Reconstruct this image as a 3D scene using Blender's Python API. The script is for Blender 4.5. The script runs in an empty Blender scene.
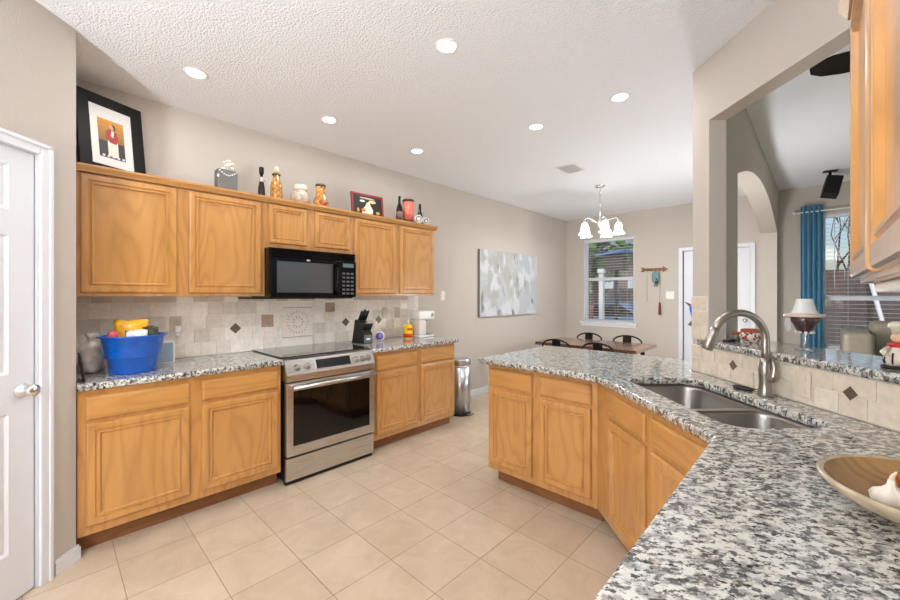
import bpy, bmesh, math, random
from mathutils import Vector, Matrix
random.seed(7)
S = bpy.context.scene
COL = S.collection
PI = math.pi
R2 = math.sqrt(2.0)
H = 2.765          # ceiling height
YF = 6.72          # far wall


def rgb(r, g, b):
    f = lambda c: (c / 255 / 12.92) if c <= 10 else ((c / 255 + .055) / 1.055) ** 2.4
    return (f(r), f(g), f(b), 1)


# ------------------------------------------------------------------ camera, world, exposure
cam = bpy.data.cameras.new('camera')
cam.sensor_width = 36
cam.lens = 36 * 385 / 900
cam.shift_y = -5.06 / 900
cam.clip_start = .02
co = bpy.data.objects.new('camera', cam)
COL.objects.link(co)
co.location = (3.423, 0, 1.382)
co.rotation_euler = (PI / 2, 0, math.radians(43.81))
S.camera = co
S.view_settings.view_transform = 'Standard'
S.view_settings.look = 'None'
S.view_settings.gamma = 1
S.view_settings.use_curve_mapping = False
S.view_settings.exposure = 0.07
S.cycles.use_denoising = True
S.cycles.max_bounces = 10
S.cycles.diffuse_bounces = 6
S.cycles.glossy_bounces = 5
S.cycles.transparent_max_bounces = 24
S.cycles.sample_clamp_indirect = 8
w = bpy.data.worlds.new('World')
S.world = w
w.use_nodes = True
nt = w.node_tree
sky = nt.nodes.new('ShaderNodeTexSky')
sky.sky_type = 'NISHITA'
sky.sun_disc = False
sky.sun_elevation = math.radians(50)
sky.sun_rotation = math.radians(200)
sky.air_density = 1.0
sky.dust_density = 2.5
nt.links.new(sky.outputs[0], nt.nodes['Background'].inputs[0])
nt.nodes['Background'].inputs[1].default_value = .17
LAMP_W = 4.2           # watts of one recessed light
CHAND_W = 10
FILL_GLOBE_W = (105, 11, 62)  # watts of the unseen globe lamps added as fill
FILL_UPLIGHT_W = 150  # watts of the unseen uplight added for the ceiling
sun = bpy.data.lights.new('sun', 'SUN')
sun.energy = 2.6
sun.angle = .01
sun.color = (1, .95, .88)
so = bpy.data.objects.new('sun', sun)
COL.objects.link(so)
so.rotation_euler = (math.radians(38), 0, math.radians(24))


# ------------------------------------------------------------------ materials
def mat(name, col, rough=.5, metal=0., coat=0., spec=.5, trans=0., emit=None, es=0., sheen=0., alpha=1., noise=0., nscale=20, bump=0., bscale=200, ior=1.45):
    m = bpy.data.materials.new(name)
    m.use_nodes = True
    t = m.node_tree
    b = t.nodes['Principled BSDF']
    b.inputs['Base Color'].default_value = col
    b.inputs['Roughness'].default_value = rough
    b.inputs['Metallic'].default_value = metal
    b.inputs['Coat Weight'].default_value = coat
    b.inputs['Coat Roughness'].default_value = .06
    b.inputs['Specular IOR Level'].default_value = spec
    b.inputs['Transmission Weight'].default_value = trans
    b.inputs['IOR'].default_value = ior
    b.inputs['Sheen Weight'].default_value = sheen
    b.inputs['Alpha'].default_value = alpha
    if emit:
        b.inputs['Emission Color'].default_value = emit
        b.inputs['Emission Strength'].default_value = es
    tc = None
    if noise or bump:
        tc = t.nodes.new('ShaderNodeTexCoord')
    if noise:
        n = t.nodes.new('ShaderNodeTexNoise')
        n.inputs['Scale'].default_value = nscale
        n.inputs['Detail'].default_value = 4
        t.links.new(tc.outputs['Object'], n.inputs['Vector'])
        r = t.nodes.new('ShaderNodeValToRGB')
        lo = tuple(c * (1 - noise) for c in col[:3]) + (1,)
        hi = tuple(min(1, c * (1 + noise)) for c in col[:3]) + (1,)
        r.color_ramp.elements[0].color = lo
        r.color_ramp.elements[1].color = hi
        r.color_ramp.elements[0].position = .3
        r.color_ramp.elements[1].position = .7
        t.links.new(n.outputs['Fac'], r.inputs[0])
        t.links.new(r.outputs[0], b.inputs['Base Color'])
    if bump:
        n = t.nodes.new('ShaderNodeTexNoise')
        n.inputs['Scale'].default_value = bscale
        n.inputs['Detail'].default_value = 3
        t.links.new(tc.outputs['Object'], n.inputs['Vector'])
        bp = t.nodes.new('ShaderNodeBump')
        bp.inputs['Strength'].default_value = bump
        bp.inputs['Distance'].default_value = .02 if 'ceiling' in name else .01
        t.links.new(n.outputs['Fac'], bp.inputs['Height'])
        t.links.new(bp.outputs[0], b.inputs['Normal'])
    return m


def nodes_of(m):
    return m.node_tree, m.node_tree.nodes['Principled BSDF']


def oak(name, axis='z', light=(198, 147, 86), mid=(187, 133, 71), dark=(138, 87, 40), rough=.3, coat=.9):
    m = mat(name, rgb(*mid), rough, coat=coat)
    t, b = nodes_of(m)
    b.inputs['Coat Roughness'].default_value = .14
    tc = t.nodes.new('ShaderNodeTexCoord')
    oi = t.nodes.new('ShaderNodeObjectInfo')
    add = t.nodes.new('ShaderNodeVectorMath')
    add.operation = 'MULTIPLY_ADD'
    sc = t.nodes.new('ShaderNodeCombineXYZ')
    t.links.new(oi.outputs['Random'], sc.inputs[0])
    t.links.new(oi.outputs['Random'], sc.inputs[2])
    t.links.new(sc.outputs[0], add.inputs[0])
    add.inputs[1].default_value = (3.7, 2, 5.3)
    t.links.new(tc.outputs['Object'], add.inputs[2])

    def mp(scale):
        q = t.nodes.new('ShaderNodeMapping')
        s = list(scale)
        if axis == 'x':
            s = [s[2], s[1], s[0]]
        q.inputs['Scale'].default_value = s
        t.links.new(add.outputs[0], q.inputs['Vector'])
        return q
    cn_ = t.nodes.new('ShaderNodeTexNoise')
    cn_.inputs['Scale'].default_value = 1
    cn_.inputs['Detail'].default_value = 1.5
    t.links.new(mp((4.2, 4.2, .75)).outputs[0], cn_.inputs['Vector'])
    mu = t.nodes.new('ShaderNodeMath')
    mu.operation = 'MULTIPLY'
    mu.inputs[1].default_value = 26
    t.links.new(cn_.outputs['Fac'], mu.inputs[0])
    wv = t.nodes.new('ShaderNodeMath')
    wv.operation = 'PINGPONG'
    wv.inputs[1].default_value = 1.0
    t.links.new(mu.outputs[0], wv.inputs[0])
    fine = t.nodes.new('ShaderNodeTexNoise')
    fine.inputs['Scale'].default_value = 1
    fine.inputs['Detail'].default_value = 5
    t.links.new(mp((130, 130, 5)).outputs[0], fine.inputs['Vector'])
    big = t.nodes.new('ShaderNodeTexNoise')
    big.inputs['Scale'].default_value = 1
    big.inputs['Detail'].default_value = 3
    t.links.new(mp((5, 5, 1.2)).outputs[0], big.inputs['Vector'])
    r1 = t.nodes.new('ShaderNodeValToRGB')
    e = r1.color_ramp.elements
    e[0].color = rgb(*light)
    e[0].position = .25
    e[1].color = rgb(*mid)
    e[1].position = .75
    t.links.new(big.outputs['Fac'], r1.inputs[0])

    def mixd(prev, src, lo, hi, amt):
        r = t.nodes.new('ShaderNodeMapRange')
        r.inputs[1].default_value = lo
        r.inputs[2].default_value = hi
        r.inputs[3].default_value = 0
        r.inputs[4].default_value = amt
        t.links.new(src, r.inputs[0])
        x = t.nodes.new('ShaderNodeMix')
        x.data_type = 'RGBA'
        t.links.new(r.outputs[0], x.inputs[0])
        t.links.new(prev, x.inputs[6])
        x.inputs[7].default_value = rgb(*dark)
        return x.outputs[2]
    c = mixd(r1.outputs[0], wv.outputs[0], .35, 1.0, .3)
    c = mixd(c, fine.outputs['Fac'], .52, .78, .2)
    t.links.new(c, b.inputs['Base Color'])
    bp = t.nodes.new('ShaderNodeBump')
    bp.inputs['Strength'].default_value = .06
    bp.inputs['Distance'].default_value = .003
    t.links.new(fine.outputs['Fac'], bp.inputs['Height'])
    t.links.new(bp.outputs[0], b.inputs['Normal'])
    return m


def granite_mat():
    m = mat('granite', rgb(200, 196, 190), .1, coat=.3)
    t, b = nodes_of(m)
    tc = t.nodes.new('ShaderNodeTexCoord')
    mp = t.nodes.new('ShaderNodeMapping')
    mp.inputs['Scale'].default_value = (1, 1.55, 1.2)
    ro = t.nodes.new('ShaderNodeVectorRotate')
    ro.rotation_type = 'Z_AXIS'
    ro.inputs['Angle'].default_value = math.radians(-38)
    t.links.new(tc.outputs['Object'], ro.inputs['Vector'])
    t.links.new(ro.outputs[0], mp.inputs['Vector'])

    def noise(scale, det, rough=.6, off=0):
        n = t.nodes.new('ShaderNodeTexNoise')
        n.inputs['Scale'].default_value = scale
        n.inputs['Detail'].default_value = det
        n.inputs['Roughness'].default_value = rough
        a = t.nodes.new('ShaderNodeVectorMath')
        a.inputs[1].default_value = (off, off * .7, off * 1.3)
        t.links.new(mp.outputs[0], a.inputs[0])
        t.links.new(a.outputs[0], n.inputs['Vector'])
        return n.outputs['Fac']

    def layer(prev, fac, lo, hi, col):
        r = t.nodes.new('ShaderNodeMapRange')
        r.inputs[1].default_value = lo
        r.inputs[2].default_value = hi
        t.links.new(fac, r.inputs[0])
        x = t.nodes.new('ShaderNodeMix')
        x.data_type = 'RGBA'
        t.links.new(r.outputs[0], x.inputs[0])
        if isinstance(prev, tuple):
            x.inputs[6].default_value = prev
        else:
            t.links.new(prev, x.inputs[6])
        x.inputs[7].default_value = col
        return x.outputs[2]
    c = layer(rgb(208, 206, 199), noise(33, 4, .62), .49, .58, rgb(150, 148, 144))
    c = layer(c, noise(45, 5, .65, 3.3), .52, .58, rgb(90, 89, 88))
    c = layer(c, noise(54, 5, .68, 7.7), .55, .59, rgb(38, 38, 41))
    c = layer(c, noise(55, 3, .6, 12.1), .63, .70, rgb(176, 160, 144))
    t.links.new(c, b.inputs['Base Color'])
    return m


def floor_mat():
    m = mat('floor_tile', rgb(205, 186, 163), .32)
    t, b = nodes_of(m)
    tc = t.nodes.new('ShaderNodeTexCoord')
    mp = t.nodes.new('ShaderNodeMapping')
    mp.inputs['Location'].default_value = (-.16 + .33 * 40, -.247 + .33 * 40, 0)
    t.links.new(tc.outputs['Object'], mp.inputs['Vector'])
    br = t.nodes.new('ShaderNodeTexBrick')
    br.offset = 0
    br.squash = 1
    br.inputs['Scale'].default_value = 1
    br.inputs['Mortar Size'].default_value = .0022
    br.inputs['Mortar Smooth'].default_value = .2
    br.inputs['Bias'].default_value = 0
    br.inputs['Brick Width'].default_value = .33
    br.inputs['Row Height'].default_value = .33
    br.inputs['Color1'].default_value = rgb(196, 179, 157)
    br.inputs['Color2'].default_value = rgb(189, 171, 148)
    br.inputs['Mortar'].default_value = rgb(146, 126, 108)
    t.links.new(mp.outputs[0], br.inputs['Vector'])
    n = t.nodes.new('ShaderNodeTexNoise')
    n.inputs['Scale'].default_value = 5
    n.inputs['Detail'].default_value = 7
    n.inputs['Roughness'].default_value = .65
    n.inputs['Distortion'].default_value = .8
    t.links.new(tc.outputs['Object'], n.inputs['Vector'])
    r = t.nodes.new('ShaderNodeValToRGB')
    r.color_ramp.elements[0].position = .3
    r.color_ramp.elements[0].color = (.86, .84, .81, 1)
    r.color_ramp.elements[1].position = .7
    r.color_ramp.elements[1].color = (1.08, 1.08, 1.08, 1)
    t.links.new(n.outputs['Fac'], r.inputs[0])
    x = t.nodes.new('ShaderNodeMix')
    x.data_type = 'RGBA'
    x.blend_type = 'MULTIPLY'
    x.inputs[0].default_value = 1
    t.links.new(br.outputs['Color'], x.inputs[6])
    t.links.new(r.outputs[0], x.inputs[7])
    t.links.new(x.outputs[2], b.inputs['Base Color'])
    bp = t.nodes.new('ShaderNodeBump')
    bp.invert = True
    bp.inputs['Strength'].default_value = .5
    bp.inputs['Distance'].default_value = .002
    t.links.new(br.outputs['Fac'], bp.inputs['Height'])
    t.links.new(bp.outputs[0], b.inputs['Normal'])
    return m


def attr_mat(name, rough=.5, noise=.1, nscale=30, bump=.0):
    m = mat(name, (1, 1, 1, 1), rough)
    t, b = nodes_of(m)
    a = t.nodes.new('ShaderNodeVertexColor')
    a.layer_name = 'Col'
    tc = t.nodes.new('ShaderNodeTexCoord')
    n = t.nodes.new('ShaderNodeTexNoise')
    n.inputs['Scale'].default_value = nscale
    n.inputs['Detail'].default_value = 5
    t.links.new(tc.outputs['Object'], n.inputs['Vector'])
    r = t.nodes.new('ShaderNodeMapRange')
    r.inputs[1].default_value = .3
    r.inputs[2].default_value = .7
    r.inputs[3].default_value = 1 - noise
    r.inputs[4].default_value = 1 + noise
    t.links.new(n.outputs['Fac'], r.inputs[0])
    x = t.nodes.new('ShaderNodeVectorMath')
    x.operation = 'MULTIPLY'
    t.links.new(a.outputs['Color'], x.inputs[0])
    t.links.new(r.outputs[0], x.inputs[1])
    t.links.new(x.outputs[0], b.inputs['Base Color'])
    return m


def glass_mat(name, tint=(1, 1, 1, 1), gloss=.08):
    m = bpy.data.materials.new(name)
    m.use_nodes = True
    t = m.node_tree
    t.nodes.remove(t.nodes['Principled BSDF'])
    a = t.nodes.new('ShaderNodeBsdfTransparent')
    a.inputs[0].default_value = tint
    g = t.nodes.new('ShaderNodeBsdfGlossy')
    g.inputs['Roughness'].default_value = .02
    x = t.nodes.new('ShaderNodeMixShader')
    x.inputs[0].default_value = gloss
    t.links.new(a.outputs[0], x.inputs[1])
    t.links.new(g.outputs[0], x.inputs[2])
    t.links.new(x.outputs[0], t.nodes['Material Output'].inputs[0])
    return m


def steel(name, col=(.62, .61, .6, 1), rough=.28, axis=0):
    m = mat(name, col, rough, metal=1)
    t, b = nodes_of(m)
    tc = t.nodes.new('ShaderNodeTexCoord')
    mp = t.nodes.new('ShaderNodeMapping')
    s = [500, 500, 500]
    s[axis] = 4
    mp.inputs['Scale'].default_value = s
    n = t.nodes.new('ShaderNodeTexNoise')
    n.inputs['Scale'].default_value = 1
    t.links.new(tc.outputs['Object'], mp.inputs[0])
    t.links.new(mp.outputs[0], n.inputs[0])
    r = t.nodes.new('ShaderNodeMapRange')
    r.inputs[3].default_value = rough - .07
    r.inputs[4].default_value = rough + .09
    t.links.new(n.outputs['Fac'], r.inputs[0])
    t.links.new(r.outputs[0], b.inputs['Roughness'])
    return m


M = {}
M['wall'] = mat('wall_paint', rgb(192, 184, 175), .85, bump=.15, bscale=90, spec=.2)
M['ceil'] = mat('ceiling_paint', rgb(243, 246, 251), .95, bump=.75, bscale=95, spec=.1)
M['floor'] = floor_mat()
M['white'] = mat('white_paint', rgb(220, 222, 228), .4)
M['whiteplastic'] = mat('white_plastic', rgb(232, 231, 228), .35)
M['oak'] = oak('oak_vertical', 'z')
M['oakh'] = oak('oak_horizontal', 'x')
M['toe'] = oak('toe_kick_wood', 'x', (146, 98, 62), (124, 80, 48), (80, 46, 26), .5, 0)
M['granite'] = granite_mat()
M['tile'] = attr_mat('backsplash_tile', .45, .08, 35)
M['grout'] = mat('grout', rgb(238, 233, 224), .9)
M['accent'] = mat('accent_metal', rgb(112, 98, 84), .4, metal=.4, noise=.5, nscale=140)
M['steel'] = steel('stainless', axis=0)
M['steelz'] = steel('stainless_vertical', (.55, .58, .62, 1), .3, axis=2)
M['sinksteel'] = steel('sink_steel', (.36, .34, .32, 1), .33, axis=0)
M['nickel'] = mat('brushed_nickel', (.40, .37, .33, 1), .3, metal=1)
M['chrome'] = mat('chrome', (.8, .8, .8, 1), .1, metal=1)
M['black'] = mat('black_gloss', rgb(5, 5, 6), .1, spec=.28)
M['blackmat'] = mat('black_matte', rgb(18, 17, 17), .5)
M['blackglass'] = mat('black_glass', rgb(6, 6, 7), .03, spec=.6)
M['cooktop'] = mat('cooktop_glass', rgb(20, 19, 18), .05, spec=.8, coat=.6)
M['mwglass'] = mat('microwave_glass', rgb(92, 94, 98), .07, metal=.6, spec=1.0)
M['display'] = mat('display_glass', rgb(20, 24, 26), .08, spec=.6)
M['glass'] = glass_mat('window_glass')
M['blue'] = mat('blue_plastic', rgb(6, 88, 190), .15, spec=.6, coat=.6, noise=.25, nscale=25)
M['yellow'] = mat('yellow_packet', rgb(240, 178, 40), .3, noise=.1)
M['pink'] = mat('pink_packet', rgb(214, 84, 104), .35)
M['bag'] = mat('cloudy_bag', rgb(232, 224, 214), .3, noise=.22, nscale=22, spec=.6)
M['greenpk'] = attr_mat('packet_print', .35)
M['lampglow'] = mat('lamp_lens', (1, 1, 1, 1), .5, emit=(1, .98, .95, 1), es=9)
M['shadeglow'] = mat('lit_glass_shade', (.9, .9, .9, 1), .4, emit=(1, .97, .93, 1), es=4)
M['teal'] = mat('teal_fabric', rgb(44, 124, 158), .85, sheen=.4, noise=.12, nscale=8)
M['sofa'] = mat('taupe_upholstery', rgb(146, 138, 122), .5, noise=.08, nscale=12)
M['tealthrow'] = mat('teal_grey_throw', rgb(96, 122, 130), .9)
M['tabletop'] = oak('dark_table_wood', 'x', (118, 78, 54), (96, 62, 42), (52, 30, 20), .25, .6)
M['iron'] = mat('black_iron', rgb(26, 25, 25), .4, metal=.6)
M['attr'] = attr_mat('painted_colours', .5, .06, 60)
M['attrgloss'] = attr_mat('glazed_colours', .2, .06, 60)


# ------------------------------------------------------------------ mesh helpers
class MB:
    def __init__(s):
        s.bm = bmesh.new()
        s.cl = None
        s.cur = None

    def color(s, c):
        if s.cl is None:
            s.cl = s.bm.loops.layers.color.new('Col') if False else s.bm.loops.layers.float_color.new('Col')
        s.cur = c
        return s

    def _paint(s, faces, mi=0, smooth=False):
        for f in faces:
            f.material_index = mi
            f.smooth = smooth
            if s.cl is not None:
                for l in f.loops:
                    l[s.cl] = s.cur
        return faces

    def box(s, x0, x1, y0, y1, z0, z1, bev=0, mi=0, seg=2, mtx=None):
        r = bmesh.ops.create_cube(s.bm, size=1)
        vs = r['verts']
        for v in vs:
            v.co = Vector((x0 + (v.co.x + .5) * (x1 - x0), y0 + (v.co.y + .5) * (y1 - y0), z0 + (v.co.z + .5) * (z1 - z0)))
        fs = {f for v in vs for f in v.link_faces}
        if bev:
            es = list({e for v in vs for e in v.link_edges})
            bv = bmesh.ops.bevel(s.bm, geom=es, offset=bev, segments=seg, affect='EDGES', profile=.5)
            fs = {f for v in bv['verts'] for f in v.link_faces} | {f for f in fs if f.is_valid}
        fs = list(fs)
        if mtx is not None:
            for v in {v for f in fs for v in f.verts}:
                v.co = mtx @ v.co
        s._paint(fs, mi)
        return s

    def grid(s, rows, closed=False, mi=0, smooth=True, cap0=False, cap1=False, mtx=None):
        """rows: list of equal-length lists of points, bridged into quads"""
        vr = []
        for row in rows:
            vr.append([s.bm.verts.new(mtx @ Vector(p) if mtx is not None else Vector(p)) for p in row])
        n = len(rows[0])
        fs = []
        for a, b in zip(vr[:-1], vr[1:]):
            for i in range(n if closed else n - 1):
                j = (i + 1) % n
                fs.append(s.bm.faces.new((a[i], a[j], b[j], b[i])))
        s._paint(fs, mi, smooth)
        caps = []
        if cap0:
            caps.append(s.bm.faces.new(vr[0][::-1]))
        if cap1:
            caps.append(s.bm.faces.new(vr[-1]))
        s._paint(caps, mi, False)
        return s

    def lathe(s, prof, c=(0, 0, 0), seg=24, mi=0, sx=1, sy=1, smooth=True, mtx=None, cap=True):
        rows = []
        for r, z in prof:
            r = max(r, .0004)
            rows.append([(c[0] + r * sx * math.cos(2 * PI * k / seg), c[1] + r * sy * math.sin(2 * PI * k / seg), c[2] + z) for k in range(seg)])
        return s.grid(rows, True, mi, smooth, cap, cap, mtx)

    def tube(s, pts, r, seg=10, mi=0, cap=True, flat=1.0):
        pts = [Vector(p) for p in pts]
        n = len(pts)
        rs = r if isinstance(r, (list, tuple)) else [r] * n
        rows = []
        up = Vector((0, 0, 1))
        prev = None
        for i, p in enumerate(pts):
            d = (pts[min(i + 1, n - 1)] - pts[max(i - 1, 0)]).normalized()
            if prev is None:
                a = d.cross(up)
                if a.length < .1:
                    a = d.cross(Vector((1, 0, 0)))
                a.normalize()
            else:
                a = (prev - d * prev.dot(d)).normalized()
            prev = a
            b = d.cross(a)
            rows.append([p + a * rs[i] * math.cos(2 * PI * k / seg) + b * rs[i] * flat * math.sin(2 * PI * k / seg) for k in range(seg)])
        return s.grid(rows, True, mi, True, cap, cap)

    def sphere(s, c, r, mi=0, seg=16, sc=(1, 1, 1)):
        rows = []
        for i in range(seg // 2 + 1):
            a = -PI / 2 + PI * i / (seg // 2)
            rr = max(math.cos(a), .004)
            rows.append([(c[0] + r * sc[0] * rr * math.cos(2 * PI * k / seg), c[1] + r * sc[1] * rr * math.sin(2 * PI * k / seg), c[2] + r * sc[2] * math.sin(a)) for k in range(seg)])
        return s.grid(rows, True, mi, True, True, True)

    def prism(s, poly, a0, a1, axis='z', mi=0, smooth=False):
        """extrude a polygon: axis z -> (x,y), axis y -> (x,z), axis x -> (y,z)"""
        def P(p, a):
            return {'z': (p[0], p[1], a), 'y': (p[0], a, p[1]), 'x': (a, p[0], p[1])}[axis]
        lo = [s.bm.verts.new(P(p, a0)) for p in poly]
        hi = [s.bm.verts.new(P(p, a1)) for p in poly]
        n = len(poly)
        fs = [s.bm.faces.new((lo[i], lo[(i + 1) % n], hi[(i + 1) % n], hi[i])) for i in range(n)]
        s._paint(fs, mi, smooth)
        s._paint([s.bm.faces.new(lo[::-1]), s.bm.faces.new(hi)], mi)
        return s

    def rings(s, w, h, prof, x0=0, z0=0, mi=0, back=None):
        """rectangular relief in the xz plane; prof = [(inset, y)]"""
        rows = []
        for i, y in prof:
            rows.append([(x0 + i, y, z0 + i), (x0 + w - i, y, z0 + i), (x0 + w - i, y, z0 + h - i), (x0 + i, y, z0 + h - i)])
        if back is not None:
            rows.insert(0, [(p[0], back, p[2]) for p in rows[0]])
        return s.grid(rows, True, mi, False, back is not None, True)

    def build(s, name, mats, parent=None, loc=None, rot=None, normals=True, smooth_angle=None):
        if normals:
            bmesh.ops.recalc_face_normals(s.bm, faces=s.bm.faces[:])
        me = bpy.data.meshes.new(name)
        s.bm.to_mesh(me)
        s.bm.free()
        for m in (mats if isinstance(mats, (list, tuple)) else [mats]):
            me.materials.append(M[m] if isinstance(m, str) else m)
        o = bpy.data.objects.new(name, me)
        COL.objects.link(o)
        if parent:
            o.parent = parent
        if loc:
            o.location = loc
        if rot:
            o.rotation_euler = rot if isinstance(rot, (list, tuple)) else (0, 0, rot)
        return o


def tag(o, label, cat, group=None):
    o['label'] = label
    o['category'] = cat
    if group:
        o['group'] = group
    return o


def thing(name, label, cat, loc=(0, 0, 0), rz=0, group=None):
    o = bpy.data.objects.new(name, None)
    COL.objects.link(o)
    o.location = loc
    o.rotation_euler = (0, 0, rz)
    o.empty_display_size = .1
    return tag(o, label, cat, group)


def struct(o, label=None):
    o['kind'] = 'structure'
    if label:
        o['label'] = label
    return o


def dup(root, loc, rz=None, label=None, group=None):
    r = root.copy()
    COL.objects.link(r)
    r.location = loc
    if rz is not None:
        r.rotation_euler = (0, 0, rz)
    if label:
        r['label'] = label
    if group:
        r['group'] = group
    for ch in [c for c in root.children]:
        c = ch.copy()
        COL.objects.link(c)
        c.parent = r
        for g in [g for g in ch.children]:
            d = g.copy()
            COL.objects.link(d)
            d.parent = c
    return r


def DG(u, n):
    """diagonal frame of the sink wall: u runs along the wall, n towards it"""
    return ((u + n) / R2, (n - u) / R2)


def rrect(x0, x1, y0, y1, r, seg=6):
    pts = []
    for cx, cy, a in ((x1 - r, y1 - r, 0), (x0 + r, y1 - r, 90), (x0 + r, y0 + r, 180), (x1 - r, y0 + r, 270)):
        for k in range(seg + 1):
            b = math.radians(a + 90 * k / seg)
            pts.append((cx + r * math.cos(b), cy + r * math.sin(b)))
    return pts


def area(p):
    return .5 * sum(a[0] * b[1] - b[0] * a[1] for a, b in zip(p, p[1:] + p[:1]))


def inset(poly, d):
    n = len(poly)
    sgn = 1 if area(poly) > 0 else -1
    out = []
    for i in range(n):
        p0, p1, p2 = (Vector(poly[i - 1]), Vector(poly[i]), Vector(poly[(i + 1) % n]))
        e1, e2 = (p1 - p0).normalized(), (p2 - p1).normalized()
        n1, n2 = Vector((-e1.y, e1.x)) * sgn, Vector((-e2.y, e2.x)) * sgn
        b = (n1 + n2)
        k = d / max(.3, 1 + n1.dot(n2))
        out.append(tuple(p1 + b * k))
    return out


def slab(mb, outer, z0, z1, holes=(), r=.008):
    """rounded slab with rounded edges, optional holes"""
    bm = mb.bm

    def side(poly, s):
        rows = []
        for i, z in ((r, z0), (r * .3, z0 + r * .3), (0, z0 + r), (0, z1 - r), (r * .3, z1 - r * .3), (r, z1)):
            rows.append([bm.verts.new((p[0], p[1], z)) for p in inset(poly, i * s)])
        m = len(poly)
        for a, b in zip(rows[:-1], rows[1:]):
            for i in range(m):
                f = bm.faces.new((a[i], a[(i + 1) % m], b[(i + 1) % m], b[i]))
                f.smooth = True
        return rows[0], rows[-1]
    rims = [side(outer, 1)] + [side(h, -1) for h in holes]
    for k in (0, 1):
        es = []
        for rim in rims:
            vs = rim[k]
            for i in range(len(vs)):
                e = bm.edges.get((vs[i], vs[(i + 1) % len(vs)]))
                es.append(e)
        bmesh.ops.triangle_fill(bm, edges=es, use_beauty=True)
    return mb


def arcpts(c, r, a0, a1, n, plane=None):
    return [(c[0] + r * math.cos(math.radians(a0 + (a1 - a0) * k / n)), c[1] + r * math.sin(math.radians(a0 + (a1 - a0) * k / n))) for k in range(n + 1)]


# ================================================================== ROOM SHELL
fl = MB().box(-.2, 6.4, -2.3, 6.9, -.1, 0).build('floor', 'floor')
struct(fl, 'beige square ceramic tile floor')
ce = MB().box(-.2, 6.4, -2.3, 6.9, H, H + .1).build('ceiling', 'ceil')
struct(ce, 'light grey textured ceiling')
struct(MB().box(-.15, 0, -2.2, YF + .15, 0, H).build('wall_left', 'wall'))
# far wall with three openings
m = MB()
WX0, WX1, WZ0, WZ1 = .345, 1.21, .905, 2.37       # dining window
DX0, DX1, DZ = 1.915, 2.735, 2.055               # far door
LX0, LX1, LZ0, LZ1 = 3.44, 5.25, .72, 2.40       # living window
for x0, x1, z0, z1 in ((0, WX0, 0, H), (WX0, WX1, 0, WZ0), (WX0, WX1, WZ1, H), (WX1, DX0, 0, H), (DX0, DX1, DZ, H), (DX1, LX0, 0, H), (LX0, LX1, 0, LZ0), (LX0, LX1, LZ1, H), (LX1, 6.2, 0, H)):
    m.box(x0, x1, YF, YF + .15, z0, z1)
struct(m.build('wall_far', 'wall'))
# pantry: short return and diagonal wall with door opening
PT = Vector((.623, .099))
struct(MB().box(0, 0.575, -.001, .099, 0, H).build('wall_pantry_side', 'wall'))


def pan(t, n):
    """pantry diagonal: t from the corner towards the camera, n out of the wall"""
    return (PT.x + (t + n) / R2, PT.y + (-t + n) / R2)


m = MB()
m.prism([pan(0, 0), pan(.19, 0), pan(.19, -.1), pan(0.0, -.1)], 0, H)
m.prism([pan(.19, 0), pan(.945, 0), pan(.945, -.1), pan(.19, -.1)], 2.05, H)
m.prism([pan(.945, 0), pan(2.3, 0), pan(2.3, -.1), pan(.945, -.1)], 0, H)
struct(m.build('wall_pantry', 'wall'))
# arched wall between dining and living (runs along Y)
AX0, AX1 = 2.86, 3.03
m = MB()
m.prism([(2.855, 2.776), (2.958, 2.673), (AX1, 2.745), (AX1, 3.18), (AX0, 3.18), (AX0, 2.78)], 0, H)
m.box(AX0, AX1, 6.48, YF, 0, H)
NA = 28
ys, zs = [], []
for k in range(NA + 1):
    rc = (1.65 ** 2 + .26 ** 2) / .52
    a = math.asin(1.65 / rc) * (2 * k / NA - 1)
    ys.append(4.83 + rc * math.sin(a))
    zs.append(2.19 + .26 - rc + rc * math.cos(a))
rows = []
for x in (AX0, AX1):
    rows.append([[(x, y, z) for y, z in zip(ys, zs)], [(x, y, H) for y in ys]])
m.grid(rows[0], smooth=False)
m.grid(rows[1], smooth=False)
m.grid([rows[0][0], rows[1][0]], smooth=True)
struct(m.build('wall_arch', 'wall'), 'arched wall opening between dining area and living room')
# diagonal pass-through wall: half wall and header
UA, NW = (2.855 - 2.776) / R2, 5.631 / R2


def dw(t, n):
    return DG(UA + t, NW + n)


m = MB()
TE = (3.81 - 2.855) * R2
m.prism([dw(.146, 0), dw(TE, 0), dw(TE + .1, .1), dw(.146, .1)], 0, 1.078)
m.prism([dw(.146, 0), dw(TE, 0), dw(TE + .1, .1), dw(.146, .1)], 2.405, H)
m.prism([dw(TE - .02, 0), dw(TE, 0), dw(TE + .1, .1), dw(TE - .02, .1)], 1.078, 2.405)
struct(m.build('wall_passthrough', 'wall'), 'diagonal half wall and header of the kitchen pass-through')
struct(MB().box(3.81, 3.95, -2.2, 1.82, 0, H).build('wall_right', 'wall'))
m = MB()
m.box(0, 1.3, -2.2, -2.05, 0, H).box(3.5, 3.81, -2.2, -2.05, 0, H).box(1.3, 3.5, -2.2, -2.05, 0, .2).box(1.3, 3.5, -2.2, -2.05, 2.3, H)
struct(m.build('wall_back', 'wall'))
m = MB()
m.box(3.95, 6.2, 1.2, 1.35, 0, H)
struct(m.build('wall_living_back', 'wall'))
m = MB()
m.box(6.2, 6.35, 1.2, 2.4, 0, H).box(6.2, 6.35, 5.6, YF, 0, H).box(6.2, 6.35, 2.4, 5.6, 0, .1).box(6.2, 6.35, 2.4, 5.6, 2.3, H)
struct(m.build('wall_living_right', 'wall'))
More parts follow.
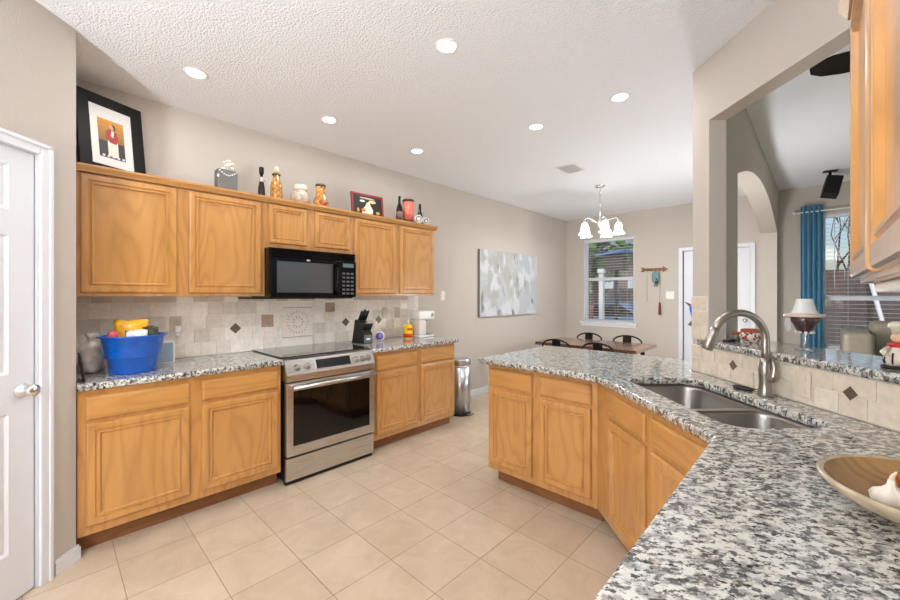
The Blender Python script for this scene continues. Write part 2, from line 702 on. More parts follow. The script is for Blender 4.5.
# baseboards
m = MB()
m.box(0, .015, 3.03, YF, 0, .085, .004)
struct(m.build('baseboard_left', 'white'))
m = MB()
m.box(.015, DX0 - .07, YF - .015, YF, 0, .085, .004)
struct(m.build('baseboard_far', 'white'))
m = MB()
m.prism([pan(-.012, .0005), pan(.118, .0005), pan(.118, .014), pan(-.012, .014)], 0, .062)
m.prism([pan(-.008, .0005), pan(.118, .0005), pan(.118, .009), pan(-.008, .009)], .062, .075)
struct(m.build('baseboard_pantry', 'white'))
m = MB()
m.box(AX1, 6.2, YF - .015, YF, 0, .085, .004)
struct(m.build('baseboard_living', 'white'))


# ------------------------------------------------------------------ doors
def casing(mb, x0, x1, z1, y, wd=.054, th=.016):
    for a, b, c, d in ((x0 - wd, x0, 0, z1 + wd), (x1, x1 + wd, 0, z1 + wd), (x0, x1, z1, z1 + wd)):
        mb.box(a, b, y - th, y, c, d, .004)
    for a, b, c, d in ((x0 - wd, x0 - wd + .018, 0, z1 + wd), (x1 + wd - .018, x1 + wd, 0, z1 + wd), (x0 - wd, x1 + wd, z1 + wd - .018, z1 + wd)):
        mb.box(a, b, y - th - .007, y - th + .002, c, d, .003)
    # jamb lining
    mb.box(x0 - .02, x0, y, y + .1, 0, z1).box(x1, x1 + .02, y, y + .1, 0, z1).box(x0, x1, y, y + .1, z1, z1 + .018)


def door_panels(mb, w, h, th, layout):
    """six panel door: flat slab with raised panels on the front at y=0"""
    mb.box(0, w, .008, th, 0, h)
    xs = sorted({0, w} | {v for p in layout for v in p[:2]})
    zs = sorted({0, h} | {v for p in layout for v in p[2:]})
    for a, b in zip(xs[:-1], xs[1:]):
        for c, d in zip(zs[:-1], zs[1:]):
            if any(abs(p[0] - a) < 1e-6 and abs(p[1] - b) < 1e-6 and abs(p[2] - c) < 1e-6 and abs(p[3] - d) < 1e-6 for p in layout):
                mb.rings(b - a, d - c, [(0, 0), (.016, .010), (.024, .010), (.048, .002)], a, c)
            else:
                mb.box(a, b, 0, .0081, c, d)


ox, oy = pan(.935, -.012)
dr = MB()
DWD = .738
door_panels(dr, DWD, 2.035, .036, [(a, b, c, d) for a, b in ((.105, .325), (.413, .633)) for c, d in ((.22, .845), (1.02, 1.64), (1.755, 1.955))])
door = struct(dr.build('door_1', 'white', loc=(ox, oy, .008), rot=math.radians(135)), 'white six panel pantry door')
k = MB()
k.lathe([(.0, 0), (.032, 0), (.032, .006), (.014, .012), (.012, .03), (.024, .038), (.029, .05), (.026, .062), (.012, .068), (0, .068)], seg=24, mtx=Matrix.Translation((.685, 0, .937)) @ Matrix.Rotation(PI / 2, 4, 'X'))
k.build('handle', 'chrome', door)
ox, oy = pan(.94, .0)
c = MB()
casing(c, 0, .75, 2.045, 0)
struct(c.build('trim_1', 'white', loc=(ox, oy, 0), rot=math.radians(135)), 'white casing around pantry door')

dr = MB()
door_panels(dr, DX1 - DX0 - .01, 2.04, .04, [(a, b, c, d) for a, b in ((.12, .36), (.45, .69)) for c, d in ((.22, .84), (1.02, 1.64), (1.755, 1.955))])
d2 = struct(dr.build('door_2', 'white', loc=(DX0 + .005, YF + .03, .008)), 'white far door beyond the pillar')
k = MB()
k.lathe([(0, 0), (.032, 0), (.032, .006), (.012, .012), (.012, .03), (.028, .045), (.02, .065), (0, .067)], seg=20, mtx=Matrix.Translation((.75, 0, 1.02)) @ Matrix.Rotation(PI / 2, 4, 'X'))
k.build('handle', 'chrome', d2)
c = MB()
casing(c, DX0, DX1, DZ - .002, YF)
struct(c.build('trim_2', 'white'), 'white casing around far door')


# ------------------------------------------------------------------ windows and blinds
def window_unit(name, x0, x1, z0, z1, rail, y, sill=True, label=None, mull=None):
    f = MB()
    fw = .04
    yb, ye = y + .07, y + .12
    f.box(x0, x0 + fw, yb, ye, z0, z1, .004).box(x1 - fw, x1, yb, ye, z0, z1, .004)
    f.box(x0 + fw, x1 - fw, yb, ye, z0, z0 + fw, .004).box(x0 + fw, x1 - fw, yb, ye, z1 - fw, z1, .004)
    f.box(x0 + fw, x1 - fw, yb - .01, ye - .01, rail - .028, rail + .028, .004)
    if mull:
        f.box(mull - .025, mull + .025, yb + .002, ye, z0 + fw, z1 - fw, .004)
    o = struct(f.build(name, 'white'), label)
    g = MB()
    g.box(x0 + fw, x1 - fw, yb + .02, yb + .025, rail + .028, z1 - fw)
    g.box(x0 + fw, x1 - fw, yb + .02, yb + .025, z0 + fw, rail - .028)
    g.build('pane', 'glass', o)
    l = MB()
    l.box(x0, x0 + .006, y, yb, z0, z1).box(x1 - .006, x1, y, yb, z0, z1).box(x0 + .006, x1 - .006, y, yb, z1 - .006, z1)
    l.build('reveal', 'white', o)
    if sill:
        s = MB()
        s.box(x0 - .07, x1 + .05, y - .035, y + .07, z0 - .028, z0 - .0005, .005)
        s.box(x0 - .05, x1 + .03, y - .014, y - .0005, z0 - .075, z0 - .029, .003)
        s.build('sill', 'white', o)
    return o


def blind(x0, x1, z0, z1, y, label, pitch=.046, tilt=2):
    b = thing('window_blind', label, 'blind', ((x0 + x1) / 2, y, z0))
    hw = (x1 - x0) / 2
    h = z1 - z0
    MB().box(-hw, hw, -.028, .028, h - .045, h, .004).build('headrail', 'white', b)
    s = MB()
    n = int((h - .09) / pitch)
    for i in range(n):
        z = .045 + i * pitch
        mt = Matrix.Translation((0, 0, z)) @ Matrix.Rotation(math.radians(tilt), 4, 'X')
        s.box(-hw + .004, hw - .004, -.021, .021, -.0012, .0012, 0, mtx=mt)
    s.build('slats', 'white', b)
    MB().box(-hw + .004, hw - .004, -.024, .024, .002, .022, .003).build('bottom_rail', 'white', b)
    for x in (-hw * .75, hw * .75):
        MB().tube([(x, -.026, .012), (x, -.026, h - .045)], .0012, 5).build('cord', 'whiteplastic', b)
    MB().tube([(-hw * .88, -.034, h - .05), (-hw * .88, -.034, h * .45)], .004, 6).build('tilt_wand', 'whiteplastic', b)
    return b


window_unit('window_1', WX0, WX1, WZ0, WZ1, 1.66, YF, label='white framed dining window')
blind(WX0 + .012, WX1 - .012, WZ0 + .002, WZ1 - .01, YF + .035, 'white horizontal blind in the dining window below the chandelier')
window_unit('window_2', LX0, LX1, LZ0, LZ1, 1.345, YF, mull=(LX0 + LX1) / 2, label='white framed living room window')
blind(LX0 + .012, LX1 - .012, LZ0 + .002, LZ1 - .01, YF + .035, 'white horizontal blind in the living room window beside teal curtain', .05)
m = MB()
for a, b, c, d in ((1.3, 1.36, .2, 2.3), (3.44, 3.5, .2, 2.3), (1.36, 3.44, .2, .26), (1.36, 3.44, 2.24, 2.3), (2.37, 2.43, .26, 2.24)):
    m.box(a, b, -2.16, -2.1, c, d, .004)
o = struct(m.build('window_3_added', 'white'))  # unseen window behind the camera, added to let in daylight
MB().box(1.36, 3.44, -2.14, -2.135, .26, 2.24).build('pane', 'glass', o)
m = MB()
for a, b, c, d in ((2.4, 2.46, .1, 2.3), (5.54, 5.6, .1, 2.3), (2.46, 5.54, .1, .16), (2.46, 5.54, 2.24, 2.3), (3.97, 4.03, .16, 2.24)):
    m.box(6.24, 6.3, a, b, c, d, .004)
o = struct(m.build('window_4_added', 'white'))  # unseen side window of the living room, added to bring in light
MB().box(6.265, 6.27, 2.46, 5.54, .16, 2.24).build('pane', 'glass', o)


# ================================================================== CABINETS
DOOR_PROF = [(0, -.012), (.004, -.018), (.010, -.020), (.036, -.020), (.040, -.012), (.046, -.012), (.050, -.018), (.056, -.018), (.063, -.007)]
DRAW_PROF = [(0, -.010), (.006, -.017), (.014, -.020)]
SMALL_PROF = [(0, -.012), (.004, -.018), (.010, -.020), (.030, -.020), (.034, -.012), (.039, -.012), (.043, -.018), (.048, -.018), (.054, -.007)]


def cabinet(name, label, cat, loc, rz, wd, dp, z0, z1, doors, drawers=(), toe=True, toe_in=0, crown=None, group=None, small=False, top=False):
    t = thing(name, label, cat, loc, rz, group)
    c = MB()
    c.box(0, .016, .019, dp, z0, z1).box(wd - .016, wd, .019, dp, z0, z1)
    c.box(.016, wd - .016, dp - .008, dp, z0, z1).box(.016, wd - .016, .019, dp - .008, z0, z0 + .016)
    if top:
        c.box(.016, wd - .016, .019, dp - .008, z1 - .016, z1)
    c.build('carcass', 'oak', t)
    MB().box(0, wd, 0, .019, z0, z1, .0015, seg=1).build('face_frame', 'oak', t)
    if toe:
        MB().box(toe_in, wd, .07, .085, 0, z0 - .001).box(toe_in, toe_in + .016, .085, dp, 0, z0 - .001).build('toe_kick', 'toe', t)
    for x0, x1, a, b in doors:
        MB().rings(x1 - x0, b - a, SMALL_PROF if small else DOOR_PROF, 0, 0, back=-.0005).build('door', 'oak', t, loc=(x0, 0, a))
    for x0, x1, a, b in drawers:
        MB().rings(x1 - x0, b - a, DRAW_PROF, 0, 0, back=-.0005).build('drawer', 'oakh', t, loc=(x0, 0, a))
    if crown:
        x0, x1 = crown
        MB().prism([(-.042, z1 + .042), (-.042, z1 + .030), (-.024, z1 + .006), (-.024, z1 + .0005), (dp, z1 + .0005), (dp, z1 + .042)], x0, x1, 'x').build('crown', 'oakh', t)
    return t


BZ = (.148, .695)
DZ2 = (.715, .842)
rz = PI / 2
Y0 = .103
cabinet('base_cabinet', 'oak base cabinet with two doors and two drawers left of the range', 'cabinet', (.61, Y0, 0), rz, 1.06, .606, .10, .876,
        [(.033, .499, *BZ), (.563, 1.036, *BZ)], [(.033, .499, *DZ2), (.563, 1.036, *DZ2)])
Y1 = 1.945
cabinet('base_cabinet', 'oak base cabinet with two doors and two drawers between range and trash can', 'cabinet', (.61, Y1, 0), rz, 1.055, .606, .10, .876,
        [(.044, .514, *BZ), (.566, 1.040, *BZ)], [(.044, .514, *DZ2), (.566, 1.040, *DZ2)])
UZ = (1.395, 2.098)
cabinet('wall_cabinet', 'two door oak wall cabinet over the blue tub, left end', 'cabinet', (.305, Y0, 0), rz, 1.062, .303, 1.372, 2.105,
        [(.023, .491, *UZ), (.559, 1.031, *UZ)], toe=False, crown=(0, 1.062), top=True)
cabinet('wall_cabinet', 'short oak wall cabinet with two small doors above the microwave', 'cabinet', (.305, 1.1655, 0), rz, .779, .303, 1.752, 2.105,
        [(.029, .338, 1.79, 2.098), (.409, .743, 1.79, 2.098)], toe=False, crown=(0, .779), small=True, top=True)
cabinet('wall_cabinet', 'two door oak wall cabinet above the knife block, right end', 'cabinet', (.305, Y1, 0), rz, 1.045, .303, 1.372, 2.105,
        [(.016, .494, *UZ), (.552, 1.032, *UZ)], toe=False, crown=(0, 1.065), top=True)
# peninsula, sink corner, near run
cabinet('base_cabinet', 'oak peninsula cabinet with two doors and two drawers under granite', 'cabinet', (1.643, 2.27, 0), 0, .825, .61, .10, .876,
        [(.022, .379, *BZ), (.438, .788, *BZ)], [(.022, .379, *DZ2), (.438, .788, *DZ2)], toe_in=.04)
SX, SY = 2.469, 2.27
cabinet('sink_cabinet', 'angled oak sink cabinet with two false drawers under the sink', 'cabinet', (SX, SY, 0), -PI / 4, 1.038, .59, .10, .876,
        [(.16, .553, *BZ), (.608, .998, *BZ)], [(.16, .553, *DZ2), (.608, .998, *DZ2)])
cabinet('base_cabinet', 'oak base cabinet under the nearest granite counter', 'cabinet', (3.205, 1.533, 0), -PI / 2, 1.9, .6, .10, .876,
        [(.04, .48, *BZ), (.52, .96, *BZ), (1.0, 1.44, *BZ)], [(.04, .48, *DZ2), (.52, .96, *DZ2), (1.0, 1.44, *DZ2)])
# near wall cabinet at the right edge of the photo
cabinet('wall_cabinet', 'oak wall cabinet seen edge-on at the right beside the pass-through', 'cabinet', (3.502, 1.5, 0), -PI / 2, 1.25, .303, 1.412, 2.125,
        [(.012, .50, 1.425, 2.115), (.56, 1.08, 1.425, 2.115)], toe=False, crown=(0, 1.25), top=True)
ul = thing('under_cabinet_light', 'white light bar under the nearest oak wall cabinet', 'light', (3.62, 1.02, 1.388))
MB().box(-.10, .12, -.35, .36, .0, .0235, .006).build('housing', 'whiteplastic', ul)
MB().box(-.06, .08, -.32, .33, -.004, -.0005, .001).build('diffuser', 'white', ul)


# ================================================================== COUNTERTOPS
def counter(name, outer, label, holes=(), z0=.8765, z1=.915):
    m = MB()
    slab(m, outer, z0, z1, holes)
    o = m.build(name, 'granite')
    return tag(o, label, 'countertop')


counter('countertop', [(.002, .101), (.65, .101), (.65, 1.170), (.002, 1.170)], 'grey speckled granite countertop left of the range')
counter('countertop', [(.002, 1.942), (.65, 1.942), (.65, 3.03), (.002, 3.03)], 'grey speckled granite countertop between range and dining wall')
U0, U1, N0, N1, UD = .275, 1.09, 3.445, 3.83, .745
hole = [DG(*p) for p in rrect(U0, U1, N0, N1, .085, 8)]
cv = []
for k in range(9):      # eased bend of the front edge
    a = k / 8
    p0, p1, p2 = Vector((2.36, 2.20)), Vector((2.492, 2.20)), Vector((2.60, 2.092))
    cv.append(tuple(p0 * (1 - a) ** 2 + p1 * 2 * a * (1 - a) + p2 * a * a))
outer = [(1.60, 2.20)] + cv + [(3.17, 1.522), (3.17, -.38), (3.808, -.38), (3.808, 1.813), dw(.0, -.0105), (2.848, 2.776), (2.848, 3.2), (1.60, 3.2)]
counter('countertop', outer, 'large grey speckled granite countertop wrapping peninsula, sink and foreground', [hole])
bar = [dw(.072, -.022), dw(TE - .022, -.022), dw(TE - .022, .36), (AX1 + .003, dw(0, .36)[1] + (dw(0, .36)[0] - AX1 - .003)), (AX1 + .003, 2.752), dw(.150, .102), dw(.150, -.003), dw(.072, -.003)]
counter('bar_top', bar, 'raised granite bar ledge on the pass-through half wall', z0=1.0785, z1=1.115)

# peninsula back panel below overhang
m = MB().box(1.643, 2.845, 2.89, 2.91, 0, .876, .002)
struct(m.build('trim_3', 'oak'), 'oak back panel under the peninsula overhang')

# ------------------------------------------------------------------ tiled backsplashes
TILES = [(232, 225, 214), (224, 217, 206), (236, 229, 218), (214, 206, 195), (240, 233, 223), (228, 221, 211)]


def tile_field(mb, y0, y1, rows, place, skip=(), pal=TILES, dark_top=True):
    g = .0018
    for ri, (za, zb) in enumerate(rows):
        y = y0 - random.random() * .09
        while y < y1:
            wd = .103 if random.random() < .75 else .152
            a, b = max(y, y0) + g, min(y + wd, y1) - g
            y += wd
            if b - a < .012:
                continue
            if any(a < s[1] and b > s[0] and za < s[3] and zb > s[2] for s in skip):
                # clip against blocked zones on either side
                s = [s for s in skip if a < s[1] and b > s[0] and za < s[3] and zb > s[2]][0]
                if a < s[0] - .015:
                    b = s[0] - g
                elif b > s[1] + .015:
                    a = s[1] + g
                else:
                    continue
            c = rgb(*random.choice(pal))
            if dark_top and ri == len(rows) - 1 and random.random() < .5:
                c = rgb(204, 191, 176)
            mb.color(c)
            place(mb, a, b, za + g, zb - g)


m = MB()
m.color(rgb(190, 182, 170))
MED = (1.425, 1.705, .992, 1.280)
SQ = [(1.249, 1.348, 1.108, 1.212), (1.83, 1.93, 1.22, 1.31)]
rowsL = [(.917 + .1025 * i, .917 + .1025 * (i + 1)) for i in range(4)] + [(1.327, 1.371)]
pl = lambda mb, a, b, c, d: mb.box(.0045, .0095, a, b, c, d, .0012, seg=1)
tile_field(m, .112, 3.02, rowsL, pl, [MED])
ts = m.build('trim_4', 'tile')
struct(ts, 'beige stone tile backsplash on the left wall')
MB().box(.0005, .0055, .110, 3.022, .9155, 1.3715).build('grout', 'grout', ts)
m = MB()
for y, z in ((1.047, 1.112), (2.052, 1.112), (2.451, 1.118)):
    e = .042
    d = MB()
    d.prism([(y - e, z), (y, z - e), (y + e, z), (y, z + e)], .0095, .013, 'x')
    d.build('accent_tile', 'accent', ts)
for a, b, c, d in SQ:
    MB().color(rgb(172, 150, 130)).box(.0095, .0115, a, b, c, d, .002).build('accent_tile', 'tile', ts)
md = MB()
md.color(rgb(236, 229, 218)).box(.0045, .0105, MED[0], MED[1], MED[2], MED[3], .002)
cy, cz = (MED[0] + MED[1]) / 2, (MED[2] + MED[3]) / 2
for rad, cnt, sz, cc in ((.095, 22, .011, (190, 178, 165)), (.070, 16, .012, (228, 222, 210)), (.045, 10, .011, (180, 168, 154)), (.12, 26, .006, (228, 222, 212))):
    for k_ in range(cnt):
        a = 2 * PI * k_ / cnt
        y, z = cy + rad * math.cos(a), cz + rad * math.sin(a)
        q = [(y + sz * math.cos(a), z + sz * math.sin(a)), (y - sz * .5 * math.sin(a), z + sz * .5 * math.cos(a)), (y - sz * math.cos(a), z - sz * math.sin(a)), (y + sz * .5 * math.sin(a), z - sz * .5 * math.cos(a))]
        md.color(rgb(*cc)).prism(q, .0105, .0125, 'x')
for k_ in range(20):
    f_ = MED[0] + .014 + k_ * (MED[1] - MED[0] - .028) / 19
    for z in (MED[2] + .012, MED[3] - .012):
        md.color(rgb(158, 146, 132)).box(.0105, .0115, f_ - .004, f_ + .004, z - .004, z + .004)
md.build('medallion', 'tile', ts)

# diagonal backsplash under the bar and up the pillar
m = MB()
m.color(rgb(200, 190, 176))
rot = Matrix.Rotation(-PI / 4, 4, 'Z')
org = dw(0, 0)


def pl2(mb, a, b, c, d):
    mt = Matrix.Translation((org[0], org[1], 0)) @ rot
    mb.box(a, b, -.0095, -.0045, c, d, .0012, seg=1, mtx=mt)


PAL2 = [(220, 208, 190), (216, 204, 186), (223, 212, 195), (214, 202, 184)]
tile_field(m, .0, TE - .01, [(.9165, 1.0), (1.0, 1.076)], pl2, (), PAL2, False)
tile_field(m, .0, .135, [(1.116, 1.2), (1.2, 1.285), (1.285, 1.371)], pl2, (), PAL2, False)
ts2 = m.build('trim_5', 'tile')
struct(ts2, 'cream tile backsplash behind the sink')
mt = Matrix.Translation((org[0], org[1], 0)) @ rot
MB().box(0, TE - .01, -.0055, -.0005, .9155, 1.078, mtx=mt).box(0, .137, -.0055, -.0005, 1.116, 1.373, mtx=mt).build('grout', 'grout', ts2)
for t_ in (.345, .934):
    e = .026
    d = MB()
    d.prism([(t_ - e, 1.008), (t_, 1.008 - e), (t_ + e, 1.008), (t_, 1.008 + e)], -.0135, -.0095, 'y')
    d.build('accent_tile', 'accent', ts2, loc=(org[0], org[1], 0), rot=-PI / 4)


# ------------------------------------------------------------------ wall plates
def plate(label, cat, name, loc, rz, w_=.072, h_=.116, kind='outlet', mt='whiteplastic', group=None):
    t = thing(name, label, cat, loc, rz, group)
    MB().box(-w_ / 2, w_ / 2, -.006, -.0003, -h_ / 2, h_ / 2, .002).build('plate', mt, t)
    n = max(1, round(w_ / .06)) if kind == 'switch' else 1
    for i in range(n):
        x = (i - (n - 1) / 2) * .046
        if kind == 'switch':
            MB().box(x - .016, x + .016, -.0085, -.006, -.033, .033, .001).build('rocker', mt, t)
        else:
            for z in (-.026, .026):
                MB().box(x - .015, x + .015, -.0078, -.006, z - .014, z + .014, .0008).build('socket', mt, t)
    return t


M['beigeplate'] = mat('beige_plate', rgb(196, 184, 166), .4)
plate('beige outlet plate on backsplash right of the blue tub', 'outlet', 'outlet', (.0096, .645, 1.168), PI / 2, mt='beigeplate')
plate('beige outlet plate on backsplash right of the knife block', 'outlet', 'outlet', (.0096, 2.535, 1.19), PI / 2, mt='beigeplate')
plate('beige switch plate on backsplash left of the coffee maker', 'switch', 'light_switch', (.0096, 2.70, 1.19), PI / 2, .075, .116, 'switch', 'beigeplate')
plate('white light switch on wall right of the oak wall cabinets', 'switch', 'light_switch', (.0003, 3.43, 1.372), PI / 2, .072, .116, 'switch')
plate('white double light switch on far wall beside the door', 'switch', 'light_switch', (1.74, YF - .0003, 1.38), 0, .118, .118, 'switch')
x_, y_ = dw(.745, -.0100)
M['tileplate'] = mat('tile_coloured_plate', rgb(218, 206, 188), .4)
plate('cream outlet plate on the tile below the raised bar', 'outlet', 'outlet', (x_, y_, 1.0), -PI / 4, .072, .112, mt='tileplate')
p = thing('air_freshener', 'white plug-in air freshener on the outlet right of blue tub', 'air freshener', (.0175, .655, 1.135))
MB().box(0, .03, -.02, .02, -.03, .02, .008).build('body', 'whiteplastic', p)
MB().lathe([(.0, 0), (.013, 0), (.015, .02), (.008, .03), (0, .03)], (.016, 0, -.061), 14).build('bottle', 'whiteplastic', p)

# ================================================================== RANGE
RY, RW = 1.179, .756
t = thing('range', 'stainless steel slide-in range with black glass oven door', 'stove', (.66, RY, 0), PI / 2)
MB().box(.004, RW - .004, .03, .645, .02, .885, .003).build('body', 'blackmat', t)
MB().box(.006, RW - .006, .02, .06, .0, .03).build('toe_plate', 'blackmat', t)
MB().box(.002, RW - .002, .0, .03, .032, .195, .004).build('storage_drawer', 'steel', t)
od = MB()
zA, zB = .212, .742
od.box(.002, .05, -.012, .03, zA, zB, .004).box(RW - .05, RW - .002, -.012, .03, zA, zB, .004)
od.box(.05, RW - .05, -.012, .03, zA, zA + .07, .003).box(.05, RW - .05, -.012, .03, zB - .06, zB, .003)
od = od.build('oven_door', 'steel', t)
MB().box(.049, RW - .049, -.0085, .02, zA + .069, zB - .059).build('window', 'blackglass', od)
h_ = MB()
h_.tube([(.03, -.058, zB - .028), (RW - .03, -.058, zB - .028)], .0125, 14)
for x in (.05, RW - .05):
    h_.tube([(x, -.058, zB - .028), (x, -.012, zB - .028)], .010, 10)
h_.build('handle', 'steel', od)
cp = MB()
cp.prism([(-.012, .752), (-.014, .80), (.03, .905), (.075, .918), (.075, .752)], .001, RW - .001, 'x')
cp = cp.build('control_panel', 'steel', t)
nrm = Vector((0, -.925, .387))
# sloped face frame from (-.014,.80) to (.03,.905)
sl = math.atan2(.044, .105)
face = Matrix.Translation((0, -.014, .80)) @ Matrix.Rotation(-sl, 4, 'X')
MB().box(.225, .535, -.0045, .0, .016, .098, .002, mtx=face).build('display_bezel', 'chrome', cp)
MB().box(.234, .526, -.0062, -.0046, .022, .092, .0006, seg=1, mtx=face).build('display', 'display', cp)
for x in (.085, .165, .585, .645, .705):
    kb = MB()
    kb.lathe([(0, 0), (.026, 0), (.026, .004), (.019, .006), (.017, .026), (.014, .029), (0, .029)], seg=20, mtx=face @ Matrix.Translation((x, 0, .052)) @ Matrix.Rotation(PI / 2, 4, 'X'))
    kb.box(-.003, .003, -.015, .015, .027, .034, mtx=face @ Matrix.Translation((x, 0, .052)) @ Matrix.Rotation(PI / 2, 4, 'X'))
    kb.build('knob', 'nickel', t)
ct = MB().box(-.004, RW + .004, .068, .655, .9155, .925, .003)
ct.build('cooktop', 'cooktop', t)
MB().box(.03, RW - .03, -.0005, .003, .744, .7505).build('vent_gap', 'blackmat', t)

# ================================================================== MICROWAVE
MZ0, MZ1 = 1.356, 1.75
MY, MWD = 1.168, .752
t = thing('microwave', 'black over-the-range microwave below the short oak cabinet', 'microwave', (.40, MY, MZ0), PI / 2)
hh = MZ1 - MZ0
MB().box(0, MWD, .022, .39, .006, hh, .003).build('body', 'black', t)
MB().box(-.10, MWD - .01, .03, .39, -.006, .0055, .002).build('bottom_plate', 'blackmat', t)
vg = MB()
for i in range(4):
    vg.box(.004, MWD - .004, -.004 + .002 * i, .022, hh - .02 - i * .017, hh - .006 - i * .017, .003)
vg.build('vent_grille', 'black', t)
md_ = MB()
DW2 = .565
md_.box(.002, .05, -.012, .022, .008, hh - .075, .004).box(DW2 - .04, DW2, -.012, .022, .008, hh - .075, .004)
md_.box(.05, DW2 - .04, -.012, .022, .008, .045, .003).box(.05, DW2 - .04, -.012, .022, hh - .105, hh - .075, .003)
md_ = md_.build('door', 'black', t)
MB().box(.049, DW2 - .039, -.009, .012, .044, hh - .104).build('window', 'mwglass', md_)
hd = MB()
hd.tube([(DW2 - .02, -.012, .03), (DW2 - .02, -.045, .06), (DW2 - .02, -.052, .15), (DW2 - .02, -.045, .25), (DW2 - .02, -.012, .285)], [.010, .013, .014, .013, .010], 12)
hd.build('handle', 'black', md_)
pn = MB().box(DW2 + .004, MWD - .002, -.012, .022, .008, hh - .075, .004).build('control_panel', 'black', t)
M['lcd'] = mat('lcd_screen', rgb(96, 112, 116), .15)
MB().box(DW2 + .05, MWD - .03, -.0135, -.012, hh - .125, hh - .092).build('screen', 'lcd', pn)
bt = MB()
for i in range(6):
    for j in range(3):
        x = DW2 + .045 + j * .042
        bt.box(x, x + .028, -.0135, -.012, .03 + i * .035, .047 + i * .035)
M['button'] = mat('grey_print', rgb(84, 86, 90), .4)
bt.build('keypad', 'button', pn)
MB().lathe([(0, 0), (.016, 0), (.016, .002), (0, .002)], seg=18, sy=.5, mtx=Matrix.Translation((.30, -.012, hh - .088)) @ Matrix.Rotation(PI / 2, 4, 'X')).build('badge', 'chrome', md_)

# ================================================================== SINK, FAUCET
sk = thing('sink', 'stainless steel double bowl sink set under the granite corner', 'sink', (*DG((U0 + U1) / 2, (N0 + N1) / 2), .8765), -PI / 4)
um, nm = (U0 + U1) / 2, (N0 + N1) / 2


def bowl(name, u0, u1, n0, n1, dep, r):
    m = MB()
    rows = []
    for ins, z in ((-.006, -.0015), (.0, -.003), (.006, -.02), (.012, -dep + .03), (.022, -dep + .008), (.05, -dep)):
        rows.append([(p[0] - um, p[1] - nm, z) for p in rrect(u0 + ins, u1 - ins, n0 + ins, n1 - ins, max(r - ins * .5, .02), 6)])
    m.grid(rows, True, 0, True, False, True)
    # underside shell
    rows = [[(p[0] - um, p[1] - nm, z) for p in rrect(u0 + ins, u1 - ins, n0 + ins, n1 - ins, max(r - ins * .5, .02), 6)] for ins, z in ((-.006, -.0018), (-.003, -.02), (.018, -dep - .004))]
    m.grid(rows, True, 0, True, False, True)
    b = m.build(name, 'sinksteel', sk, normals=True)
    MB().lathe([(0, 0), (.038, 0), (.042, .003), (.03, .004), (.028, .0015), (0, .0015)], ((u0 + u1) / 2 - um, (n0 + n1) / 2 - nm, -dep + .0005), 20).build('drain', 'nickel', b)


bowl('bowl', U0 - .004, UD - .012, N0 - .004, N1 + .004, .20, .09)
bowl('bowl', UD + .012, U1 + .004, N0 - .004, N1 + .004, .17, .08)
m = MB()
Q = lambda u0, u1, n0, n1, r: [(p[0] - um, p[1] - nm) for p in rrect(u0, u1, n0, n1, r, 6)]
slab(m, Q(U0 - .03, U1 + .03, N0 - .018, N1 + .018, .09), -.0034, -.0014, [Q(U0 + .002, UD - .018, N0 + .002, N1 - .002, .086), Q(UD + .018, U1 - .002, N0 + .002, N1 - .002, .076)], r=.0008)
m.build('flange', 'sinksteel', sk)

fx, fy = 3.243, 2.292
t = thing('faucet', 'brushed nickel gooseneck pull-down faucet behind the sink', 'faucet', (fx, fy, .9152), math.radians(225))
m = MB()
m.lathe([(0, 0), (.031, 0), (.032, .006), (.027, .03), (.024, .06), (.026, .095), (.027, .12), (.022, .15), (.018, .175), (0, .175)], seg=24)
m.build('body', 'nickel', t)
m = MB()
pts = [(0, 0, .165), (0, 0, .20), (0, 0, .25)]
for k_ in range(17):
    a = PI - (PI - .35) * k_ / 16
    pts.append((.122 + .122 * math.cos(a), 0, .262 + .122 * math.sin(a)))
m.tube(pts, [.0175] * 3 + [.0165] * 17, 16)
m.build('spout', 'nickel', t)
p0 = Vector(pts[-1])
d0 = (Vector(pts[-1]) - Vector(pts[-2])).normalized()
m = MB()
m.tube([p0 - d0 * .012, p0 + d0 * .01, p0 + d0 * .05, p0 + d0 * .092, p0 + d0 * .095], [.0168, .019, .021, .0245, .020], 16)
m.build('spray_head', 'nickel', t)
m = MB()
m.tube([(-.004, .016, .083), (-.006, .030, .086), (-.008, .038, .10), (-.012, .036, .135), (-.012, .027, .185)], [.018, .019, .017, .010, .006], 12)
m.build('handle', 'nickel', t)

dsh = MB()
dsh.lathe([(0, 0), (.046, 0), (.056, .007), (.054, .009), (.044, .004), (0, .004)], seg=28, sy=.62)
tag(dsh.build('soap_dish', 'blackmat', loc=(3.15, 2.382, .9152), rot=-PI / 4), 'small dark oval soap dish on granite left of the faucet', 'soap dish')

# ================================================================== THINGS ON THE LEFT COUNTER
CZ = .9152
t = thing('tub', 'bright blue plastic tub full of snack packets on left counter', 'tub', (.40, .358, CZ))
m = MB()
prof = [(0, .004), (.118, .004), (.125, .012), (.132, .09), (.140, .096), (.144, .105), (.165, .215), (.180, .222), (.180, .228), (.172, .230), (.158, .222), (.138, .105), (.126, .096), (.118, .014), (0, .010)]
m.lathe([(r, z - .004) for r, z in prof], seg=40, sx=.82, sy=.95)
m.build('body', 'blue', t)

